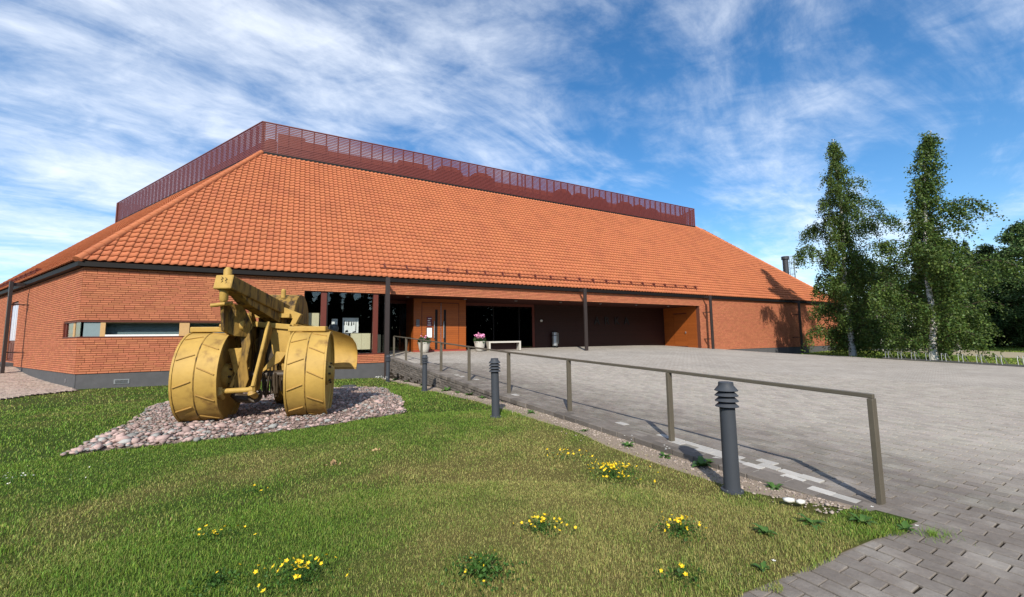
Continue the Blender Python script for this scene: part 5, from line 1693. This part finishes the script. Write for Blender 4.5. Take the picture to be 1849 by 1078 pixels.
def conifer_proto(H, R0, seed, material, label, name='spruce_tree'):
    rs_ = np.random.RandomState(seed); t = thing(name, label, 'tree')
    m_ = MB(); m_.tube([(0, 0, -.3), (0, 0, H * .5), (0, 0, H)], [.18, .11, .02], 8); m_.build('trunk', trunk_m, t)
    C = []; n = int(H * 14)
    for b in range(n):
        h = .02 + .98 * (b / n); a = b * 2.399; Rr = R0 * (1 - h) ** .8 * rs_.uniform(.6, 1.15) + .15
        k = int(Rr * 22) + 6; q = rs_.rand(k) ** .7
        x = q * Rr; z = h * H - q * Rr * .35 + rs_.normal(0, .10, k)
        aa = a + rs_.normal(0, .20, k)
        C.append(np.c_[np.cos(aa) * x, np.sin(aa) * x, z])
    V, F = leaf_quads(np.vstack(C), .22, rs_, .35)
    link('crown', np_mesh('crown', V, quads=F), material, t)
    return t


def broad_proto(H, R0, seed, material, label, name='leafy_tree'):
    rs_ = np.random.RandomState(seed); t = thing(name, label, 'tree')
    m_ = MB(); m_.tube([(0, 0, -.3), (.1, 0, H * .4), (0, 0, H * .85)], [.22, .14, .03], 8)
    C = []
    nl = 84
    for b in range(nl):
        h = rs_.uniform(.10, .98); a = rs_.uniform(0, 6.28); Rr = R0 * math.sin(math.pi * min(1, .12 + .88 * h) ** .9) ** .7 * rs_.uniform(.35, 1.0)
        c = np.array([math.cos(a) * Rr, math.sin(a) * Rr, h * H])
        m_.tube([(0, 0, max(.3, h * H - Rr * .7)), tuple(c)], [.05, .015], 4, cap=False)
        r_ = rs_.uniform(.45, 1.0) * R0 * .36
        k = 240
        p = rs_.normal(size=(k, 3)); p /= np.linalg.norm(p, axis=1)[:, None]
        C.append(c + p * r_ * rs_.uniform(.3, 1.05, (k, 1)) * np.array([1, 1, .75]))
    m_.build('trunk', trunk_m, t)
    C = np.vstack(C); C = C[C[:, 2] > .2]
    V, F = leaf_quads(C, .20, rs_, .3)
    link('crown', np_mesh('crown', V, quads=F), material, t)
    return t


sp = conifer_proto(15, 2.9, 31, needle_m, '')
br1 = broad_proto(12, 3.6, 32, leaf_far_m, '')
br2 = broad_proto(14, 3.2, 33, leaf_far_m, '')
protos = {'s': sp, 'b': br1, 'c': br2}
used = set()
FOREST = [
    ('c', 38.0, 46, .66, 'round leafy tree at the left end of the wood, seen between the birches'),
    ('b', 42.0, 46.5, .80, 'leafy tree right behind the wind bent birch'),
    ('s', 46.0, 46, .72, 'narrow dark spruce rising right of the wind bent birch'),
    ('b', 47.5, 44, .86, 'broad leafy tree behind the smaller full birch'),
    ('s', 50.0, 44.5, .80, 'tall dark spruce rising above the wood right of the birches'),
    ('c', 51.6, 44, .80, 'leafy tree just right of the tall dark spruce'),
    ('b', 49.6, 40, .83, 'leafy tree low in front of the right edge of the wood'),
    ('c', 52.6, 41.5, .93, 'tallest leafy tree cut by the right edge of the photo'),
    ('s', 55.5, 42.5, .85, 'spruce beyond the right edge, only its side boughs in view'),
    ('b', 44.6, 40.2, .52, 'low bushy tree at the wood edge over the shaded grass'),
    ('b', 48.0, 37.4, .58, 'bushy tree low at the right edge beside the sandy path'),
    ('s', 35.8, 51, .55, 'small distant spruce behind the crown of the tallest birch'),
]
rr = random.Random(9)
for k, x, y, s_, lab in FOREST:
    p = protos[k]
    t = p if k not in used else copy_tree(p)
    used.add(k)
    t.location = (x, y, -.35); t.scale = (s_ * 1.05, s_ * 1.05, s_); t.rotation_euler = (0, 0, rr.uniform(0, 6.28))
    t['label'] = lab; t['group'] = 'trees of the wood beyond the lawn'
# shaded undergrowth at the foot of the wood: one mass
rs_ = np.random.RandomState(77)
C = []
for k in range(420):
    x = rs_.uniform(38, 80); y = 52 - (x - 38) * .55 + rs_.normal(0, 2.2) + 1.5
    if y < 24: continue
    c = np.array([x, y, rs_.uniform(.2, 4.2)]); p = rs_.normal(size=(130, 3)) * np.array([1.1, 1.1, .9]); C.append(c + p)
C = np.vstack(C); C = C[C[:, 2] > -.3]
V, F = leaf_quads(C, .22, rs_, .2)
o = link('undergrowth', np_mesh('undergrowth', V, quads=F), leaf_far_m); tag(o, 'dark tangled undergrowth along the foot of the wood', 'undergrowth', kind='stuff')
# a wood behind the viewer, seen only as it mirrors in the museum windows: one mass
C = []
for k in range(130):
    a = R(-70 + 190 * (k % 65) / 64); d = 52 + rs_.uniform(-6, 8); c = np.array([math.sin(a) * d, -math.cos(a) * d, 0]); H = rs_.uniform(14, 20) if a > R(44) else rs_.uniform(8.5, 12.5)
    n = 700; h = rs_.rand(n) ** 1.1; q = rs_.uniform(0, 6.28, n); r_ = (1 - h) * 3.2 * rs_.uniform(.2, 1, n) + .2
    C.append(c + np.c_[np.cos(q) * r_, np.sin(q) * r_, h * H])
V, F = leaf_quads(np.vstack(C), .9, rs_, .3)
o = link('distant_wood', np_mesh('distant_wood', V, quads=F), mirror_wood_m); tag(o, 'dark pointed wood mirrored in the museum window', 'wood', kind='stuff')

# ------------------------------------------------------------------ grass
rs_ = np.random.RandomState(3)


def blades(N, rmin, rmax, hgt, wid, az=58):
    u = rs_.rand(N); r_ = np.sqrt(rmin ** 2 + u * (rmax ** 2 - rmin ** 2)); a = R(1) * rs_.uniform(-az, az, N)
    x = np.sin(a) * r_; y = np.cos(a) * r_
    k = (y > 1.7) & on_lawn(x, y) & ~in_poly(x, y, RING)
    p, q = rail_pq(x, y)
    gl_ = EDGE - .07 - (.40 + .22 * vnoise(p, np.full(N, 3.0), 1.1) - .16 * np.maximum(0, (p - 11) / 8)) * .8
    k &= ~((p > .1) & (q > gl_)) | (rs_.rand(N) < .14)
    x, y = x[k], y[k]; n = len(x)
    z = zg(x, y) - .004
    dry = dryness(x, y)
    tall = vnoise(x, y, 1.9) * .5 + vnoise(x, y, 5.5) * .5
    h = hgt * (.45 + 1.0 * tall) * rs_.uniform(.55, 1.3, n) * (1 - .25 * dry)
    # longer tufts hugging the stone bed and the gravel strip
    h *= 1 + .5 * np.exp(-(poly_dist(x, y, RING) / .18) ** 2)
    th = rs_.uniform(0, 2 * np.pi, n); ln = rs_.uniform(.2, 1.1, n)
    bx_, by_ = np.cos(th), np.sin(th); w = wid * rs_.uniform(.6, 1.3, n)
    px_, py_ = -by_ * w / 2, bx_ * w / 2
    m1 = h * .6; o1 = h * ln * .22; o2 = h * ln * .75
    base = np.stack([x, y, z], -1)
    V = np.empty((n, 5, 3))
    V[:, 0] = base + np.stack([px_, py_, 0 * x], -1); V[:, 1] = base - np.stack([px_, py_, 0 * x], -1)
    mid = base + np.stack([bx_ * o1, by_ * o1, m1], -1)
    V[:, 2] = mid - np.stack([px_, py_, 0 * x], -1) * .8; V[:, 3] = mid + np.stack([px_, py_, 0 * x], -1) * .8
    V[:, 4] = base + np.stack([bx_ * o2, by_ * o2, h * (1 - .25 * ln)], -1)
    i = np.arange(n)[:, None] * 5
    dv = np.clip(dry + rs_.normal(0, .30, n), 0, 1)
    return V.reshape(-1, 3), i + np.array([[0, 1, 2, 3]]), i + np.array([[3, 2, 4]]), np.repeat(dv, 5)


parts_ = [blades(220000, 1.9, 4.6, .032, .0033), blades(240000, 4.2, 8.5, .034, .0050), blades(120000, 8.0, 15.0, .042, .010), blades(45000, 14, 22, .055, .016)]
V = []; Q = []; T = []; D = []; o_ = 0
for v, q, t_, d in parts_:
    V.append(v); Q.append(q + o_); T.append(t_ + o_); D.append(d); o_ += len(v)
gm = np_mesh('grass', np.vstack(V), quads=np.vstack(Q), tris=np.vstack(T), attrs={'dry': np.concatenate(D)})
o = link('grass', gm, blade_m, lawn); o['kind'] = 'stuff'
# grass on the far side lawn
N = 42000
x = rs_.uniform(22.4, 60, N); y = rs_.uniform(12, 46, N)
inpath = (x > np.interp(y, ys, [p[0] for p in left]) - .1) & (x < np.interp(y, ys, [p[0] for p in right]) + .1)
k = ~inpath & (np.arctan2(x, y) < R(54)) & (np.arctan2(x, y) > R(36)); x, y = x[k], y[k]; n = len(x)
z = zs(x, y); h = rs_.uniform(.04, .11, n); th = rs_.uniform(0, 6.28, n); w = .03
V = np.stack([np.c_[x - w * np.cos(th), y - w * np.sin(th), z], np.c_[x + w * np.cos(th), y + w * np.sin(th), z], np.c_[x + rs_.normal(0, .03, n), y + rs_.normal(0, .03, n), z + h]], 1).reshape(-1, 3)
gm = np_mesh('grass', V, tris=np.arange(n * 3).reshape(-1, 3), attrs={'dry': np.repeat(rs_.uniform(.0, .45, n), 3)})
o = link('grass', gm, blade_m, side); o['kind'] = 'stuff'

# ------------------------------------------------------------------ flowers and weeds
clump_m = mat('clover_leaf', (0.045, 0.105, 0.02), 0.5, 0.2, island=.7, transl=.2)


def gz(x, y): return float(zg(np.array([x]), np.array([y]))[0])


def clump(name, x, y, label, cat, rx, ry, nleaf, nflower, fmat, hh=.10, fs_=.012, leafm=None, seed=1, group=None, ls=.018):
    rs2 = np.random.RandomState(seed)
    t = thing(name, label, cat, (x, y, gz(x, y)), 0, group)
    a = rs2.uniform(0, 6.28, nleaf); r_ = np.clip(np.abs(rs2.normal(0, .65, nleaf)), 0, 1.6) * (.7 + .5 * vnoise(np.cos(a) * 2 + seed, np.sin(a) * 2, 1.3)); h = rs2.rand(nleaf) * hh * (1 - .45 * np.clip(r_, 0, 1.3) ** 2)
    C = np.c_[np.cos(a) * r_ * rx, np.sin(a) * r_ * ry, h]
    V, F = leaf_quads(C, ls, rs2, -.4)
    link('leaves', np_mesh('leaves', V, quads=F), leafm or clump_m, t)
    if nflower:
        a = rs2.uniform(0, 6.28, nflower); r_ = np.clip(np.abs(rs2.normal(0, .62, nflower)), 0, 1.7); h = hh * (1 - .30 * np.clip(r_, 0, 1.2) ** 2) * rs2.uniform(.85, 1.25, nflower)
        C = np.c_[np.cos(a) * r_ * rx, np.sin(a) * r_ * ry, h]
        vs = []; fq = []; ft = []
        for c in C:
            nn = rs2.normal(size=3); nn[2] = abs(nn[2]) + .8; nn /= np.linalg.norm(nn); u = np.cross(nn, rs2.normal(size=3)); u /= np.linalg.norm(u); w_ = np.cross(nn, u)
            s_ = fs_ * rs2.uniform(.75, 1.25)
            for j in range(5):
                b0 = 2 * math.pi * j / 5; d0 = u * math.cos(b0) + w_ * math.sin(b0); d1 = u * math.cos(b0 + .6) + w_ * math.sin(b0 + .6); d2 = u * math.cos(b0 - .6) + w_ * math.sin(b0 - .6)
                k = len(vs); vs += [c, c + d2 * s_ * .7 + nn * s_ * .3, c + d0 * s_ * 1.15 + nn * s_ * .5, c + d1 * s_ * .7 + nn * s_ * .3]; fq.append((k, k + 1, k + 2, k + 3))
        MB().add(vs, fq).build('flowers', fmat, t, kind='stuff')
        st = MB()
        for c in C[:60]: st.add([(c[0] * .8, c[1] * .8, 0), (c[0] * .8 + .003, c[1] * .8, 0), tuple(c)], [(0, 1, 2)])
        st.build('stems', green_m, t, kind='stuff')
    return t


GY = 'yellow flower clumps in the lawn'
clump('yellow_flowers', 1.09, 4.74, 'densest yellow flower clump, left of the nearest bollard lamp', 'flowers', .30, .28, 420, 105, petal_y_m, .11, .014, seed=1, group=GY)
clump('yellow_flowers', .22, 3.45, 'yellow flower clump with dark leaves in the dry middle of the lawn', 'flowers', .20, .17, 260, 34, petal_y_m, .09, .013, seed=2, group=GY)
clump('yellow_flowers', 1.30, 3.36, 'yellow flower clump over a dark leafy patch near the paving', 'flowers', .19, .17, 420, 34, petal_y_m, .11, .013, seed=3, group=GY)
clump('yellow_flowers', -1.40, 2.78, 'yellow flower clump at the bottom edge of the photo', 'flowers', .27, .22, 360, 42, petal_y_m, .11, .013, seed=4, group=GY)
clump('leafy_patch', -.22, 2.84, 'dark green leafy patch with only a few yellow buds', 'plant', .22, .18, 620, 9, petal_y_m, .10, .010, seed=5, ls=.022)
clump('yellow_flowers', .62, 5.35, 'loose yellow flowers trailing behind the densest clump', 'flowers', .42, .30, 120, 26, petal_y_m, .09, .013, seed=6, group=GY)
clump('yellow_flowers', -2.36, 3.38, 'sparse yellow flowers in the left half of the lawn', 'flowers', .45, .14, 130, 13, petal_y_m, .06, .012, seed=7, group=GY)
clump('yellow_flowers', -2.62, 4.30, 'three small yellow flowers in the dark green band of lawn', 'flowers', .14, .10, 60, 4, petal_y_m, .06, .012, seed=8, group=GY)
clump('yellow_flowers', 1.05, 2.75, 'few yellow flowers beside round leaves near the paving corner', 'flowers', .20, .12, 160, 5, petal_y_m, .08, .013, seed=9, group=GY)
clump('dark_leaves', -1.9, 2.75, 'dark low leaves at the bottom edge left of the yellow clump', 'plant', .2, .15, 300, 2, petal_y_m, .08, .01, seed=10)
clump('white_clover', -5.6, 4.75, 'scattered white clover at the left edge of the lawn', 'flowers', 1.0, .7, 200, 34, petal_w_m, .06, .009, seed=11)
clump('white_clover', -8.8, 11.9, 'white clover heads beyond the left drum wheel', 'flowers', .5, .4, 60, 12, petal_w_m, .05, .016, seed=12)
clump('white_flowers', -5.25, 16.45, 'white flowers against the plinth beside the farthest bollard', 'flowers', .30, .15, 120, 26, petal_w_m, .22, .024, seed=13)
clump('dead_leaves', -2.2, 5.15, 'brown dead leaves lying on the lawn near the stone bed', 'leaves', .12, .05, 14, 0, petal_w_m, .02, .02, leaf_dead_m, seed=14, ls=.05)
clump('dead_leaves', -1.85, 5.75, 'pale dead leaves lying nearer the stone bed corner', 'leaves', .08, .05, 7, 0, petal_w_m, .02, .02, leaf_dead_m, seed=15, ls=.045)


def weed(x, y, label, n, ln, seed, white=0, group='leafy weeds along the block wall', mat_=green_m):
    """rosette of long upright arching leaves"""
    rs2 = np.random.RandomState(seed)
    t = thing('weed', label, 'weed', (x, y, gz(x, y)), 0, group)
    for k in range(n):
        a = k * 2.4 + rs2.uniform(-.3, .3); L_ = ln * rs2.uniform(.6, 1.15); wd = L_ * .17; up_ = rs2.uniform(.5, 1.1)
        m_ = MB(); vs = []
        for j in range(6):
            s = j / 5; r_ = L_ * s * .75; z = L_ * (s * up_ - .55 * s * s)
            w_ = wd * math.sin(math.pi * min(.97, .12 + .86 * s)) * (1 + .25 * math.sin(j * 2.6 + k))
            c = np.array([math.cos(a) * r_, math.sin(a) * r_, z]); p = np.array([-math.sin(a), math.cos(a), 0]) * w_
            vs += [c - p + (0, 0, w_ * .3), c, c + p + (0, 0, w_ * .3)]
        m_.add(vs, [f for j in range(5) for f in ((j * 3, j * 3 + 1, j * 3 + 4, j * 3 + 3), (j * 3 + 1, j * 3 + 2, j * 3 + 5, j * 3 + 4))])
        m_.build('leaf', mat_, t, smooth=True)
    for k in range(white):
        a = rs2.uniform(0, 6.28); r_ = rs2.uniform(.02, .14); z = rs2.uniform(.06, .2)
        m_ = MB(); c = np.array([math.cos(a) * r_, math.sin(a) * r_, z])
        for j in range(5):
            b = 2 * math.pi * j / 5; d = np.array([math.cos(b), math.sin(b), .3]); e = np.array([math.cos(b + .6), math.sin(b + .6), .2]); f = np.array([math.cos(b - .6), math.sin(b - .6), .2])
            m_.add([c, c + f * .009, c + d * .015, c + e * .009], [(0, 1, 2, 3)])
        m_.build('flower', petal_w_m, t)
    return t


def along(p, off): x, y = rw(p, EDGE - off); return x, y


for p, off, lab, n, ln, wh in ((2.62, .30, 'bright leafy weed with tiny white buds, third from the nearest bollard', 12, .15, 3), (2.02, .24, 'weed with four white flowers between two leafy weeds', 12, .15, 5),
                               (1.55, .17, 'tallest leafy weed against the wall foot by the second rail post', 14, .20, 0), (.72, .17, 'dark tufted weed beside the nearest bollard lamp', 16, .12, 0),
                               (5.15, .30, 'low weed on bare gravel right of the second bollard lamp', 9, .14, 0), (7.6, .18, 'weed behind the second bollard lamp at the wall foot', 10, .16, 0),
                               (8.4, .2, 'broad weed left of the second bollard lamp', 12, .20, 0), (9.2, .18, 'dark weed in the middle of the wall foot row', 9, .16, 0),
                               (10.0, .2, 'bright broad weed right of the third bollard lamp', 13, .24, 0), (12.4, .22, 'weed on the lawn edge left of the third bollard lamp', 9, .18, 0),
                               (14.6, .2, 'weed below the tall part of the block wall', 9, .2, 0), (16.2, .2, 'weed at the wall foot nearest the farthest bollard', 10, .22, 0),
                               (-.10, .42, 'leafy weed at the lawn tip near the end post', 14, .13, 1), (-.32, .30, 'flat weed with a white flower at the kerb end', 10, .10, 1),
                               (3.55, .30, 'small weed on the gravel strip above the yellow flowers', 8, .11, 0)):
    x, y = along(p, off); weed(x, y, lab, n, ln, int(p * 100) + 500, wh)
weed(1.95, 3.35, 'broad low leaves where the lawn meets the paving corner', 14, .12, 901, 0, 'leafy weeds at the paving corner')
weed(2.42, 3.50, 'tangled dark leaves at the tip of the lawn', 18, .13, 902, 0, 'leafy weeds at the paving corner')
weed(1.62, 2.85, 'weed with one white flower at the edge of the paving', 9, .09, 903, 1, 'leafy weeds at the paving corner')
# grass tufts sprouting between the pavers beyond the kerb end
for k, (x, y, lab) in enumerate(((3.22, 3.32, 'bright grass tuft growing in the paving joints beyond the kerb'), (2.86, 3.40, 'yellowing grass tuft where the kerb meets the lawn tip'))):
    t = thing('grass_tuft', lab, 'grass tuft', (x, y, float(zt(np.array([x]), np.array([y]))[0]) + .015))
    n = 150; r_ = np.abs(rs_.normal(0, .075, n)); a = rs_.uniform(0, 6.28, n); bx_ = np.cos(a) * r_ * 1.7; by_ = np.sin(a) * r_ * .8; h = rs_.uniform(.03, .075, n); th = rs_.uniform(0, 6.28, n)
    V = np.stack([np.c_[bx_ - .002, by_, 0 * h], np.c_[bx_ + .002, by_, 0 * h], np.c_[bx_ + np.cos(th) * h * .6, by_ + np.sin(th) * h * .6, h]], 1).reshape(-1, 3)
    link('blades', np_mesh('blades', V, tris=np.arange(n * 3).reshape(-1, 3), attrs={'dry': np.full(n * 3, .05 + .5 * k)}), blade_m, t, kind='stuff')
